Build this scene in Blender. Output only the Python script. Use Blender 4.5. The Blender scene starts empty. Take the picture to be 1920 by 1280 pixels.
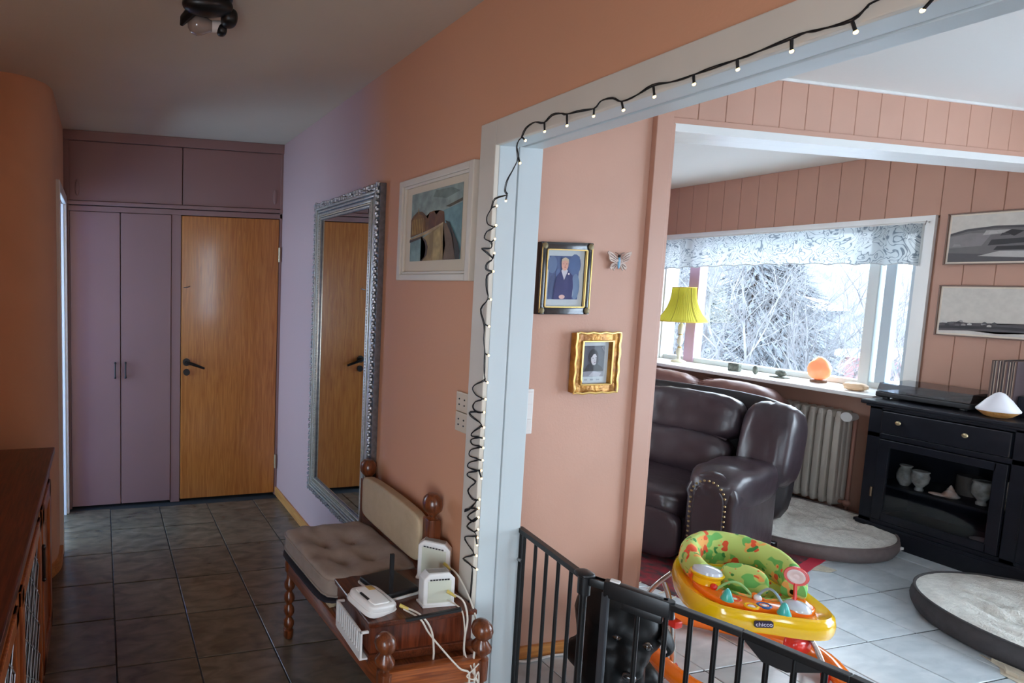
import bpy, bmesh, math, random
from mathutils import Vector, Matrix, Euler, noise
from math import sin, cos, pi, radians, atan2, hypot
random.seed(7)
SC = bpy.context.scene
COL = SC.collection

# ------------------------------------------------------------------ camera, sky, exposure
F, CX, CY, YAW, PITCH, ROLL, EYE = 1089.03, 449.27, 621.16, 0.234246, 0.0887813, 0.0158914, 1.57
_fw = Vector((sin(YAW)*cos(PITCH), cos(YAW)*cos(PITCH), -sin(PITCH)))
_rt = Vector((cos(YAW), -sin(YAW), 0)); _up = _rt.cross(_fw)
_r2 = _rt*cos(ROLL) + _up*sin(ROLL); _u2 = -_rt*sin(ROLL) + _up*cos(ROLL)
cam = bpy.data.objects.new('camera', bpy.data.cameras.new('camera')); COL.objects.link(cam)
cam.matrix_world = Matrix(((_r2.x, _u2.x, -_fw.x, 0), (_r2.y, _u2.y, -_fw.y, 0), (_r2.z, _u2.z, -_fw.z, EYE), (0, 0, 0, 1)))
cam.data.sensor_width = 36; cam.data.lens = F/1920*36
cam.data.shift_x = (960-CX)/1920; cam.data.shift_y = -(640-CY)/1920
cam.data.clip_start = .05; cam.data.clip_end = 300
SC.camera = cam

SKY = 15.0
w = bpy.data.worlds.new('sky'); SC.world = w; w.use_nodes = True
bg = w.node_tree.nodes['Background']; bg.inputs[0].default_value = (.73, .87, 1.0, 1); bg.inputs[1].default_value = SKY
def portal(loc, rot, sx, sy):
    l = bpy.data.lights.new('opening_portal', 'AREA'); l.shape = 'RECTANGLE'; l.size = sx; l.size_y = sy
    l.cycles.is_portal = True
    o = bpy.data.objects.new('opening_portal', l); o.location = loc; o.rotation_euler = rot; COL.objects.link(o)
portal((5.25, 3.53, 1.43), (0, pi/2, 0), 1.25, 1.85)        # far window, facing -X
portal((5.25, .2, 1.08), (0, pi/2, 0), 1.95, 2.9)          # second window of the same wall, nearer
portal((-1.80, 3.65, 1.2), (0, -pi/2, 0), 2.1, 1.7)         # window of the side room
portal((-1.1, 4.80, 1.62), (-pi/2, 0, 0), 1.1, 1.2)        # second window of the side room
portal((1.80, -1.72, 1.5), (pi/2, 0, 0), .6, 1.2)       # added opening in the unseen near living room wall, brightens the room
portal((-.70, -.75, .95), (0, -pi/2, 0), 1.5, 1.3)      # added opening behind the camera, fills the hall with light
vs = SC.view_settings
vs.view_transform = 'Standard'; vs.look = 'None'; vs.gamma = 1; vs.exposure = 0.0; vs.use_curve_mapping = False
SC.cycles.use_denoising = True
SC.cycles.max_bounces = 12; SC.cycles.diffuse_bounces = 8; SC.cycles.transparent_max_bounces = 16
SC.cycles.sample_clamp_indirect = 8; SC.cycles.caustics_reflective = False; SC.cycles.caustics_refractive = False

# ------------------------------------------------------------------ materials
def srgb(c):
    c = [x/255 for x in c]
    return tuple((x/12.92 if x <= .04045 else ((x+.055)/1.055)**2.4) for x in c) + (1,)
MC = {}
def mat(name, rgb, rough=.6, metal=0, var=0, scale=8, rgb2=None, bump=0, bscale=60, stretch=None, coat=0, spec=None, trans=0, detail=3, sheen=0):
    if name in MC: return MC[name]
    m = bpy.data.materials.new(name); m.use_nodes = True; nt = m.node_tree; b = nt.nodes['Principled BSDF']
    b.inputs['Base Color'].default_value = srgb(rgb); b.inputs['Roughness'].default_value = rough; b.inputs['Metallic'].default_value = metal
    if coat: b.inputs['Coat Weight'].default_value = coat; b.inputs['Coat Roughness'].default_value = .12
    if spec is not None: b.inputs['Specular IOR Level'].default_value = spec
    if sheen: b.inputs['Sheen Weight'].default_value = sheen
    tc = nt.nodes.new('ShaderNodeTexCoord'); mp = nt.nodes.new('ShaderNodeMapping'); nt.links.new(tc.outputs['Object'], mp.inputs[0])
    if stretch: mp.inputs['Scale'].default_value = stretch
    if var or rgb2:
        n = nt.nodes.new('ShaderNodeTexNoise'); n.inputs['Scale'].default_value = scale; n.inputs['Detail'].default_value = detail
        nt.links.new(mp.outputs[0], n.inputs['Vector'])
        r = nt.nodes.new('ShaderNodeMapRange'); r.inputs[1].default_value = .35; r.inputs[2].default_value = .65
        nt.links.new(n.outputs[0], r.inputs[0])
        x = nt.nodes.new('ShaderNodeMix'); x.data_type = 'RGBA'
        a = srgb(rgb); c2 = srgb(rgb2) if rgb2 else tuple(v*(1-var) for v in a[:3])+(1,)
        x.inputs[6].default_value = a; x.inputs[7].default_value = c2
        nt.links.new(r.outputs[0], x.inputs[0]); nt.links.new(x.outputs[2], b.inputs['Base Color'])
    if bump:
        n2 = nt.nodes.new('ShaderNodeTexNoise'); n2.inputs['Scale'].default_value = bscale; n2.inputs['Detail'].default_value = 4
        nt.links.new(mp.outputs[0], n2.inputs['Vector'])
        bp = nt.nodes.new('ShaderNodeBump'); bp.inputs['Strength'].default_value = bump; bp.inputs['Distance'].default_value = .01
        nt.links.new(n2.outputs[0], bp.inputs['Height']); nt.links.new(bp.outputs[0], b.inputs['Normal'])
    MC[name] = m
    return m
def wood(name, light, dark, axis='z', rough=.35, scale=14, coat=0):
    if name in MC: return MC[name]
    st = {'z': (6, 6, .35), 'y': (6, .35, 6), 'x': (.35, 6, 6)}[axis]
    m = mat(name, light, rough, rgb2=dark, scale=scale, stretch=st, detail=8, coat=coat, bump=.08, bscale=20)
    nt = m.node_tree
    for n in nt.nodes:
        if n.type == 'TEX_NOISE': n.inputs['Distortion'].default_value = 1.2
    return m
def tilemat(nm, ca, cb_, rgh):
    m = bpy.data.materials.new(nm); m.use_nodes = True; nt = m.node_tree; b = nt.nodes['Principled BSDF']
    tc = nt.nodes.new('ShaderNodeTexCoord'); oi = nt.nodes.new('ShaderNodeObjectInfo')
    ad = nt.nodes.new('ShaderNodeVectorMath'); ad.operation = 'ADD'; sc = nt.nodes.new('ShaderNodeVectorMath'); sc.operation = 'SCALE'
    cb = nt.nodes.new('ShaderNodeCombineXYZ'); nt.links.new(oi.outputs['Random'], cb.inputs[0]); nt.links.new(oi.outputs['Random'], cb.inputs[1])
    nt.links.new(cb.outputs[0], sc.inputs[0]); sc.inputs['Scale'].default_value = 37
    nt.links.new(tc.outputs['Object'], ad.inputs[0]); nt.links.new(sc.outputs[0], ad.inputs[1])
    mp = nt.nodes.new('ShaderNodeMapping'); mp.inputs['Scale'].default_value = (1, 2.2, 1); nt.links.new(ad.outputs[0], mp.inputs[0])
    n = nt.nodes.new('ShaderNodeTexNoise'); n.inputs['Scale'].default_value = 9; n.inputs['Detail'].default_value = 6; n.inputs['Distortion'].default_value = .6
    nt.links.new(mp.outputs[0], n.inputs['Vector'])
    cr = nt.nodes.new('ShaderNodeValToRGB'); cr.color_ramp.elements[0].position = .3; cr.color_ramp.elements[1].position = .72
    cr.color_ramp.elements[0].color = srgb(ca); cr.color_ramp.elements[1].color = srgb(cb_)
    nt.links.new(n.outputs[0], cr.inputs[0])
    mx = nt.nodes.new('ShaderNodeMix'); mx.data_type = 'RGBA'; mx.blend_type = 'MULTIPLY'; mx.inputs[0].default_value = 1
    mr = nt.nodes.new('ShaderNodeMapRange'); mr.inputs[3].default_value = .85; mr.inputs[4].default_value = 1.1; nt.links.new(oi.outputs['Random'], mr.inputs[0])
    nt.links.new(cr.outputs[0], mx.inputs[6]); nt.links.new(mr.outputs[0], mx.inputs[7]); nt.links.new(mx.outputs[2], b.inputs['Base Color'])
    b.inputs['Roughness'].default_value = rgh; b.inputs['Specular IOR Level'].default_value = .8
    bp = nt.nodes.new('ShaderNodeBump'); bp.inputs['Strength'].default_value = .18; bp.inputs['Distance'].default_value = .01
    nt.links.new(n.outputs[0], bp.inputs['Height']); nt.links.new(bp.outputs[0], b.inputs['Normal'])
    return m
def glassmat(name, tint=(1, 1, 1), gloss=.0, ior=1.45):
    m = bpy.data.materials.new(name); m.use_nodes = True; nt = m.node_tree; nt.nodes.remove(nt.nodes['Principled BSDF'])
    o = nt.nodes['Material Output']; t = nt.nodes.new('ShaderNodeBsdfTransparent'); t.inputs[0].default_value = (*tint, 1)
    g = nt.nodes.new('ShaderNodeBsdfGlossy'); g.inputs['Roughness'].default_value = gloss
    lw = nt.nodes.new('ShaderNodeLayerWeight'); lw.inputs[0].default_value = .5; mx = nt.nodes.new('ShaderNodeMixShader')
    pw = nt.nodes.new('ShaderNodeMath'); pw.operation = 'POWER'; pw.inputs[1].default_value = 5; nt.links.new(lw.outputs['Facing'], pw.inputs[0])
    f0 = ((ior-1)/(ior+1))**2; fr = nt.nodes.new('ShaderNodeMapRange'); fr.inputs[3].default_value = f0; fr.inputs[4].default_value = .95; nt.links.new(pw.outputs[0], fr.inputs[0])
    nt.links.new(fr.outputs[0], mx.inputs[0]); nt.links.new(t.outputs[0], mx.inputs[1]); nt.links.new(g.outputs[0], mx.inputs[2]); nt.links.new(mx.outputs[0], o.inputs[0])
    return m
def emit(name, rgb, s):
    m = bpy.data.materials.new(name); m.use_nodes = True; b = m.node_tree.nodes['Principled BSDF']
    b.inputs['Base Color'].default_value = srgb(rgb); b.inputs['Emission Color'].default_value = srgb(rgb); b.inputs['Emission Strength'].default_value = s
    return m
HALLWALL = mat('peach hall paint', (222, 172, 138), .62, var=.06, scale=3, bump=.05, bscale=120)
HALLR = mat('peach hall paint with cool light tint', (212, 156, 122), .62, bump=.05, bscale=120)
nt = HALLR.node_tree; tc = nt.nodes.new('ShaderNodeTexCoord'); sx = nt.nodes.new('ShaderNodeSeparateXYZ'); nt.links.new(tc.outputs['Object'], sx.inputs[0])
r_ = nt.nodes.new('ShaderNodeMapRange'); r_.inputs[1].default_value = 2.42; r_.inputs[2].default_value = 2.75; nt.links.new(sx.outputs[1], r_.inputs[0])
x_ = nt.nodes.new('ShaderNodeMix'); x_.data_type = 'RGBA'; x_.inputs[6].default_value = srgb((212, 156, 122)); x_.inputs[7].default_value = srgb((190, 156, 152)); nt.links.new(r_.outputs[0], x_.inputs[0])  # bluish side-room light painted in as a soft mauve blend along Y
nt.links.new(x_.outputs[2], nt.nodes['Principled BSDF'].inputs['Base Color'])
PINKWALL = mat('salmon wall paint', (198, 153, 132), .62, var=.06, scale=3, bump=.05, bscale=120)
BOARD = mat('salmon board paint', (188, 143, 122), .5, var=.06, scale=3)
MAUVE = mat('mauve door paint', (148, 112, 106), .5, var=.05, scale=2)
CEIL = mat('ceiling paint', (212, 202, 184), .8, var=.05, scale=2, bump=.08, bscale=50)
WHITEP = mat('white gloss paint', (226, 226, 222), .32, var=.04, scale=5)
WHITEB = mat('cool white gloss paint', (200, 210, 212), .32, var=.03, scale=5)
OFFW = mat('aged white paint', (214, 206, 192), .45, var=.06, scale=6)
TILE = tilemat('dark slate tile', (78, 70, 58), (116, 104, 88), .27)
TILE2 = tilemat('daylit tile copy', (178, 188, 194), (204, 211, 215), .3)  # same tile as the hall, daylight on it put into a paler colour
GROUT = mat('dark grout', (40, 40, 42), .9)
OAKDOOR = wood('honey oak veneer', (198, 126, 60), (170, 98, 42), 'z', .28, scale=11, coat=.3)
SKIRT = wood('pine skirting', (206, 146, 84), (180, 116, 62), 'y', .4)
SKIRTX = wood('pine skirting across', (216, 150, 80), (186, 118, 60), 'x', .4)
BLACKM = mat('black metal', (14, 14, 15), .35, spec=.5)
BLACKP = mat('black plastic', (18, 18, 20), .4)
GLASS = glassmat('window glass')
CABGLASS = glassmat('cabinet glass', (.82, .85, .88), .04, 1.45)
WHITEPL = mat('white plastic', (228, 226, 222), .35)
DKWOOD = wood('dark mahogany wood', (104, 50, 26), (66, 28, 14), 'y', .3, coat=.25)
DKWOODZ = wood('turned brown wood', (122, 64, 32), (80, 38, 18), 'z', .28, coat=.3)
BEIGE = mat('beige upholstery', (190, 168, 136), .85, var=.08, scale=25, bump=.2, bscale=300)

# ------------------------------------------------------------------ mesh builder
class MB:
    def __init__(s): s.bm = bmesh.new()
    def _add(s, fn):
        b2 = bmesh.new(); fn(b2); me = bpy.data.meshes.new('t'); b2.to_mesh(me); b2.free(); s.bm.from_mesh(me); bpy.data.meshes.remove(me)
    def box(s, x0, x1, y0, y1, z0, z1, bev=0, seg=2, M=None):
        def f(b):
            bmesh.ops.create_cube(b, size=1)
            for v in b.verts: v.co = Vector((x0+(v.co.x+.5)*(x1-x0), y0+(v.co.y+.5)*(y1-y0), z0+(v.co.z+.5)*(z1-z0)))
            if bev: bmesh.ops.bevel(b, geom=b.edges[:], offset=bev, segments=seg, profile=.6, affect='EDGES')
            if M: b.transform(M)
        s._add(f); return s
    def cyl(s, p, q, r, r2=None, n=12, caps=True):
        p = Vector(p); q = Vector(q); d = q-p; r2 = r if r2 is None else r2
        def f(b):
            bmesh.ops.create_cone(b, cap_ends=caps, segments=n, radius1=r, radius2=r2, depth=d.length)
            b.transform(Matrix.Translation((p+q)/2) @ d.to_track_quat('Z', 'Y').to_matrix().to_4x4())
        s._add(f); return s
    def sph(s, c, r, n=12, M=None):
        r = (r, r, r) if not hasattr(r, '__len__') else r
        def f(b):
            bmesh.ops.create_uvsphere(b, u_segments=n*2, v_segments=n, radius=1)
            b.transform(Matrix.Translation(c) @ (M or Matrix()) @ Matrix.Diagonal((*r, 1)))
        s._add(f); return s
    def lathe(s, prof, c=(0, 0, 0), n=20, M=None):
        def f(b):
            rings = []
            for (r, z) in prof:
                rings.append([b.verts.new((max(r, 1e-4)*cos(2*pi*k/n), max(r, 1e-4)*sin(2*pi*k/n), z)) for k in range(n)])
            for a, c2 in zip(rings, rings[1:]):
                for k in range(n): b.faces.new((a[k], a[(k+1) % n], c2[(k+1) % n], c2[k]))
            b.faces.new(rings[0][::-1]); b.faces.new(rings[-1])
            b.transform(Matrix.Translation(c) @ (M or Matrix()))
        s._add(f); return s
    def tube(s, pts, r, n=6, closed=False):
        pts = [Vector(p) for p in pts]
        def f(b):
            rings = []; N = len(pts); up = Vector((0.13, .21, 1)).normalized()
            for i, p in enumerate(pts):
                if closed: d = pts[(i+1) % N]-pts[i-1]
                else: d = pts[min(i+1, N-1)]-pts[max(i-1, 0)]
                d = d.normalized() if d.length > 1e-9 else Vector((0, 0, 1))
                u = up - d*up.dot(d)
                if u.length < .1: u = Vector((1, 0, 0)) - d*d.x
                u.normalize(); v = d.cross(u); up = u
                rr = r[i] if hasattr(r, '__len__') else r
                rings.append([b.verts.new(p+(u*cos(2*pi*k/n)+v*sin(2*pi*k/n))*rr) for k in range(n)])
            for i in range(N if closed else N-1):
                a, c = rings[i], rings[(i+1) % N]
                for k in range(n): b.faces.new((a[k], a[(k+1) % n], c[(k+1) % n], c[k]))
            if not closed: b.faces.new(rings[0][::-1]); b.faces.new(rings[-1])
        s._add(f); return s
    def prism(s, poly, d0, d1, M=None, bev=0, seg=2):
        """poly in local xy, extruded z d0..d1, then M"""
        def f(b):
            lo = [b.verts.new((x, y, d0)) for x, y in poly]; hi = [b.verts.new((x, y, d1)) for x, y in poly]
            n = len(poly); b.faces.new(lo[::-1]); b.faces.new(hi)
            for k in range(n): b.faces.new((lo[k], lo[(k+1) % n], hi[(k+1) % n], hi[k]))
            bmesh.ops.recalc_face_normals(b, faces=b.faces[:])
            if bev: bmesh.ops.bevel(b, geom=[e for e in b.edges if abs(e.verts[0].co.z-e.verts[1].co.z) < 1e-9], offset=bev, segments=seg, profile=.6, affect='EDGES')
            if M: b.transform(M)
        s._add(f); return s
    def puff(s, c, h, e=4, n=14, M=None, fn=None):
        """superellipsoid cushion with half sizes h"""
        def f(b):
            bmesh.ops.create_cube(b, size=2); bmesh.ops.subdivide_edges(b, edges=b.edges[:], cuts=n, use_grid_fill=True)
            for v in b.verts:
                p = v.co; k = (abs(p.x)**e+abs(p.y)**e+abs(p.z)**e)**(1/e)
                q = Vector((p.x/k, p.y/k, p.z/k))
                if fn: q = fn(q)
                v.co = Vector((q.x*h[0], q.y*h[1], q.z*h[2]))
            b.transform(Matrix.Translation(c) @ (M or Matrix()))
        s._add(f); return s
    def grid(s, fn, nu, nv, closeu=False):
        def f(b):
            V = [[b.verts.new(fn(i/nu, j/nv)) for j in range(nv+1)] for i in range(nu if closeu else nu+1)]
            for i in range(nu):
                for j in range(nv):
                    a = V[i]; c = V[(i+1) % len(V)]
                    b.faces.new((a[j], c[j], c[j+1], a[j+1]))
        s._add(f); return s
    def mesh(s, smooth=False, ang=40):
        me = bpy.data.meshes.new('m'); bmesh.ops.recalc_face_normals(s.bm, faces=s.bm.faces[:]); s.bm.to_mesh(me); s.bm.free()
        if smooth:
            me.polygons.foreach_set('use_smooth', [True]*len(me.polygons))
            me.set_sharp_from_angle(angle=radians(ang))
        return me
def tags(o, label=None, cat=None, group=None, kind=None):
    if label: o['label'] = label
    if cat: o['category'] = cat
    if group: o['group'] = group
    if kind: o['kind'] = kind
    return o
def put(name, mb, m, parent=None, smooth=True, label=None, world=True, kind=None, thick=0):
    me = mb.mesh(smooth) if isinstance(mb, MB) else mb
    me.name = name
    o = bpy.data.objects.new(name, me); COL.objects.link(o)
    if m and not me.materials: me.materials.append(m)
    if parent:
        if world and isinstance(mb, MB): me.transform(wm(parent).inverted())
        o.parent = parent
    if thick:
        s = o.modifiers.new('t', 'SOLIDIFY'); s.thickness = thick
    if label: o['label'] = label
    if kind: o['kind'] = kind
    return o
def wm(o):
    M = Matrix.LocRotScale(o.location, o.rotation_euler, o.scale)
    return wm(o.parent) @ M if o.parent else M
def thing(name, label, cat, loc=(0, 0, 0), rz=0, group=None):
    o = bpy.data.objects.new(name, None); COL.objects.link(o); o.empty_display_size = .05
    o.location = loc; o.rotation_euler = (0, 0, rz); return tags(o, label, cat, group)
def struct(name, mb, m, parent=None, smooth=False):
    o = put(name, mb, m, parent, smooth)
    if not parent: o['kind'] = 'structure'
    return o
def single(name, mb, m, label, cat, group=None, smooth=True, loc=None):
    me = mb.mesh(smooth)
    o = bpy.data.objects.new(name, me); COL.objects.link(o); me.name = name; me.materials.append(m)
    if loc: me.transform(Matrix.Translation(-Vector(loc))); o.location = loc
    return tags(o, label, cat, group)
def polyflat(name, parent, O, U, V, poly, rgb, layer, rough=.6):
    """flat print: polygon given in picture units laid on the plane O + x*U + y*V"""
    O = Vector(O); U = Vector(U); V = Vector(V); N = U.cross(V).normalized()
    b = MB()
    vs_ = [b.bm.verts.new(O+U*x+V*y+N*layer*.0004) for x, y in poly]; b.bm.faces.new(vs_)
    me = b.mesh(); return me, mat('print %d %d %d' % rgb, rgb, rough, var=.15, scale=40)
def printed(name, parent, O, U, V, shapes, base, brgb, va=.10, sc_=30):
    """one flat print made of coloured patches"""
    O = Vector(O); U = Vector(U); V = Vector(V); N = U.cross(V).normalized()
    b = bmesh.new(); mats = []; 
    def add(poly, rgb, k):
        m = mat('print %d %d %d' % rgb+('' if va == .1 else ' brushed'), rgb, .6, var=va, scale=sc_)
        if m not in mats: mats.append(m)
        f = b.faces.new([b.verts.new(O+U*x+V*y+N*(.0005+k*.0003)) for x, y in poly]); f.material_index = mats.index(m)
    add(base, brgb, 0)
    for k, (poly, rgb) in enumerate(shapes): add(poly, rgb, k+1)
    bmesh.ops.triangulate(b, faces=b.faces[:])
    me = bpy.data.meshes.new(name); b.to_mesh(me); b.free()
    for m in mats: me.materials.append(m)
    o = bpy.data.objects.new(name, me); COL.objects.link(o)
    me.transform(wm(parent).inverted()); o.parent = parent
    return o
def ell(cx, cy, rx, ry, n=14, a=0):
    return [(cx+rx*cos(t)*cos(a)-ry*sin(t)*sin(a), cy+rx*cos(t)*sin(a)+ry*sin(t)*cos(a)) for t in [2*pi*k/n for k in range(n)]]

# ------------------------------------------------------------------ setting: floors
XW0, XW1 = 1.246, 1.400      # hall / living partition
YP = 1.98                    # photo wall and header plane
XF = 5.15                    # window wall
ZC, ZL = 2.51, 2.47          # ceilings
slab = MB().box(-2.6, 5.5, -2.0, 4.9, -.2, -.004)
floor = struct('floor', slab, GROUT)
def tile_mesh(x, y, tm):
    me = MB().box(.0025, x-.0025, .0025, y-.0025, -.012, 0, .002, 1).mesh(); me.materials.append(tm); me.name = 'tile'; return me
def lay(xs, ys, off=None, tm=None):
    cache = {}
    for i in range(len(xs)-1):
        for j in range(len(ys)-1):
            k = (round(xs[i+1]-xs[i], 3), round(ys[j+1]-ys[j], 3))
            if k not in cache: cache[k] = tile_mesh(*k, tm)
            o = bpy.data.objects.new('tile', cache[k]); COL.objects.link(o); o.parent = floor
            dy = off[i] if off else 0
            o.location = (xs[i], ys[j]+dy, random.uniform(-.0008, .0008))
hx = [-.618, -.285, .052, .382, .713, 1.05, 1.244]
lay(hx, [3.27+.33*k for k in range(-8, 3)], [0, .01, -.01, -.02, -.02, -.02], TILE)
lx = [1.247, 1.40]+[3.644+.309*k for k in range(-7, 5)]+[5.148]
lay(lx, [2.046+.298*k for k in range(-5, 9)], None, TILE2)

# ------------------------------------------------------------------ setting: walls
# left side: straight wall behind the dark cabinet and rounded corner by the side door
struct('wall_left', MB().box(-.75, -.64, -.10, 2.97, 0, ZC).box(-.75, -.64, -1.7, -1.40, 0, ZC).box(-.75, -.64, -1.40, -.10, 0, .2).box(-.75, -.64, -1.40, -.10, 1.7, ZC), HALLWALL)  # gap at the near end is an added, unseen light opening
arc = [(-.47-.235*0+.235*sin(t), 3.195-.235*cos(t)) for t in [k*pi/2/14 for k in range(15)]]
poly = [(-.75, 2.96)]+arc+[(-.235, 3.36), (-.36, 3.36), (-.36, 3.12), (-.75, 3.12)]
struct('wall_left', MB().prism(poly, 0, ZC), HALLWALL, smooth=True)
struct('wall_left', MB().box(-.36, -.235, 3.36, 3.98, 2.03, ZC).box(-.36, -.235, 3.935, 4.0, 0, 2.03), HALLWALL)
arcs = [(-.47+.255*sin(t), 3.195-.255*cos(t)) for t in [k*pi/2/14 for k in range(15)]]
arci = [(-.47+.232*sin(t), 3.195-.232*cos(t)) for t in [k*pi/2/14 for k in range(15)]]
struct('baseboard_left', MB().prism([(-.64, 2.942)]+arcs+[(-.216, 3.3), (-.238, 3.3)]+arci[::-1]+[(-.64, 2.963)], 0, .062), SKIRT)
# casing of the side door
struct('trim_1', MB().box(-.245, -.214, 3.90, 3.965, 0, 2.09, .004).box(-.245, -.214, 3.31, 3.36, .0, 2.09, .004).box(-.245, -.214, 3.36, 3.90, 2.03, 2.09, .004)
       .box(-.37, -.232, 3.885, 3.90, 0, 2.03).box(-.37, -.232, 3.36, 3.372, 0, 2.03), WHITEP)
# side room with its window
SIDEW = mat('side room blue bounce tint', (110, 158, 222), .7)  # blue invented for the unseen walls, to bounce cool light into the hall
struct('wall_side', MB().box(-1.85, -1.75, 2.6, 2.8, 0, ZC).box(-1.85, -1.75, 4.5, 4.9, 0, ZC).box(-1.85, -1.75, 2.8, 4.5, 0, .15).box(-1.85, -1.75, 2.8, 4.5, 2.25, ZC)
       .box(-1.85, -.36, 4.75, 4.85, 0, 1.0).box(-1.85, -.36, 4.75, 4.85, 2.22, ZC).box(-1.85, -1.65, 4.75, 4.85, 1.0, 2.22).box(-.55, -.36, 4.75, 4.85, 1.0, 2.22).box(-1.85, -.75, 2.6, 2.7, 0, ZC), SIDEW)
struct('wall_side', MB().box(-.36, -.24, 4.05, 4.8, 0, ZC).box(-.80, -.70, 2.7, 3.12, 0, ZC), SIDEW)
struct('window_3', MB().box(-1.81, -1.80, 2.8, 4.5, .15, 2.25), glassmat('added blue filter glass', (.74, .88, 1.0)))  # blue tint added to the pane to cool the light entering the hall
# back of hall behind the cupboards
struct('wall_back', MB().box(-.36, 1.40, 4.05, 4.15, 0, ZC), PINKWALL)
# partition between hall and living room with the wide opening
pr_ = MB().box(XW0, XW1-.004, 1.675, 4.1, 0, ZC).box(XW0, XW1, -1.7, -.41, 0, ZC).box(XW0, XW1, -.41, 1.675, 2.025, ZC)
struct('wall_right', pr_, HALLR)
struct('wall_right', MB().box(XW1-.004, XW1, 1.675, 4.1, 0, ZC).box(XW1-.004, XW1, -1.7, -.41, 0, ZC).box(XW1-.004, XW1, -.41, 1.675, 2.03, ZC), PINKWALL)
struct('baseboard_right', MB().box(1.232, 1.246, 1.74, 3.98, 0, .062, .003), SKIRT)
# near room walls
struct('wall_center', MB().box(XW1, 2.27, YP, YP+.13, 0, ZL), PINKWALL)
wn = MB()
for (a, b_, c, d) in ((1.65, 4.9, 0, .87), (-1.7, 4.9, 2.03, 2.7), (-1.7, -1.25, 0, 2.05), (1.65, 2.64, .8, 2.05), (-1.7, 1.7, 0, .1), (4.42, 4.9, .8, 2.05)):
    wn.box(XF, XF+.14, a, b_, c, d)
struct('wall_far', wn, BOARD)
struct('wall_front', MB().box(1.3, 1.5, -1.75, -1.65, 0, ZC).box(2.1, 5.3, -1.75, -1.65, 0, ZC).box(1.5, 2.1, -1.75, -1.65, 0, .9).box(1.5, 2.1, -1.75, -1.65, 2.1, ZC).box(-.75, 1.3, -1.75, -1.65, 0, ZC), PINKWALL)  # gap between the boxes was put in to let extra light through
struct('wall_end', MB().box(XW1, 5.3, 4.7, 4.8, 0, ZL), PINKWALL)
struct('ceiling', MB().box(-.8, XW0+.02, -1.7, 4.1, ZC+.0005, ZC+.1), CEIL)
struct('ceiling', MB().box(-2.5, -.8, 2.6, 4.9, ZC, ZC+.1).box(-.8, -.36, 4.1, 4.9, ZC, ZC+.1), CEIL)
struct('ceiling', MB().box(XW0+.02, 5.3, -1.7, 4.9, ZL, ZL+.1), mat('living ceiling paint', (216, 214, 208), .8, bump=.06, bscale=50))

# trims of the wide opening
struct('trim_2', MB().box(1.226, 1.246, 1.66, 1.738, 0, 2.09, .003).box(1.226, 1.246, -.48, 1.66, 2.01, 2.09, .003).box(1.226, 1.246, -.48, -.40, 0, 2.01, .003), OFFW)
struct('trim_3', MB().box(1.240, 1.312, 1.660, 1.678, 0, 2.012, .002).box(1.318, 1.405, 1.660, 1.678, 0, 2.012, .002)
       .box(1.240, 1.318, -.41, 1.675, 2.010, 2.028, .002).box(1.334, 1.405, -.41, 1.675, 2.010, 2.028, .002)
       .box(1.240, 1.312, -.412, -.40, 0, 2.012, .002).box(1.318, 1.405, -.412, -.40, 0, 2.012, .002), WHITEB)
# pillar trim at the end of the photo wall
struct('trim_4', MB().box(2.188, 2.268, YP-.022, YP, 0, ZL, .003).box(2.273, 2.293, YP-.012, YP+.13, 0, 2.235, .002).box(2.2, 2.293, YP+.1, YP+.14, 0, 2.235), BOARD)
struct('baseboard_center', MB().box(XW1+.002, 2.188, YP-.014, YP, 0, .052, .003), SKIRTX)
# header with its boards
hd = struct('wall_header', MB().box(2.27, XF, YP+.006, YP+.13, 2.232, ZL), BOARD)
struct('trim_5', MB().box(2.268, XF, YP-.006, YP+.012, 2.236, 2.262, .002), BOARD)
struct('trim_6', MB().box(2.293, XF, YP-.008, YP+.060, 2.205, 2.238).box(2.293, XF, YP+.066, YP+.145, 2.207, 2.236, .002).box(2.293, XF, YP+.004, YP+.144, 2.222, 2.234), WHITEP)
def board(x0, x1, z0, z1, y, parent):      # plank standing in a wall that faces -Y
    put('board', MB().box(x0+.001, x1-.001, y, y+.014, z0, z1, .002, 1), BOARD, parent, False)
xb = [2.273, 2.419]+[2.564+.1488*k for k in range(18)]
for a, b_ in zip(xb, xb[1:]):
    if b_ < XF+.1: board(a, min(b_, XF), 2.262, ZL, YP, hd)
struct('trim_7', MB().box(2.27, XF, YP-.010, YP+.0, ZL-.012, ZL, .002), WHITEP)
# boards of the window wall
wf = [o for o in COL.objects if o.name == 'wall_far'][0]
yb = [2.595+.1335*k for k in range(-8, 16)]
for a, b_ in zip(yb, yb[1:]):
    segs = [(2.045, ZL)] if a > 2.58 and a < 4.4 else [(0, ZL)]
    for z0, z1 in segs:
        put('board', MB().box(XF-.006, XF, a+.001, min(b_, 4.69)-.001, z0, z1, .002, 1), BOARD, wf, False)

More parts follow.
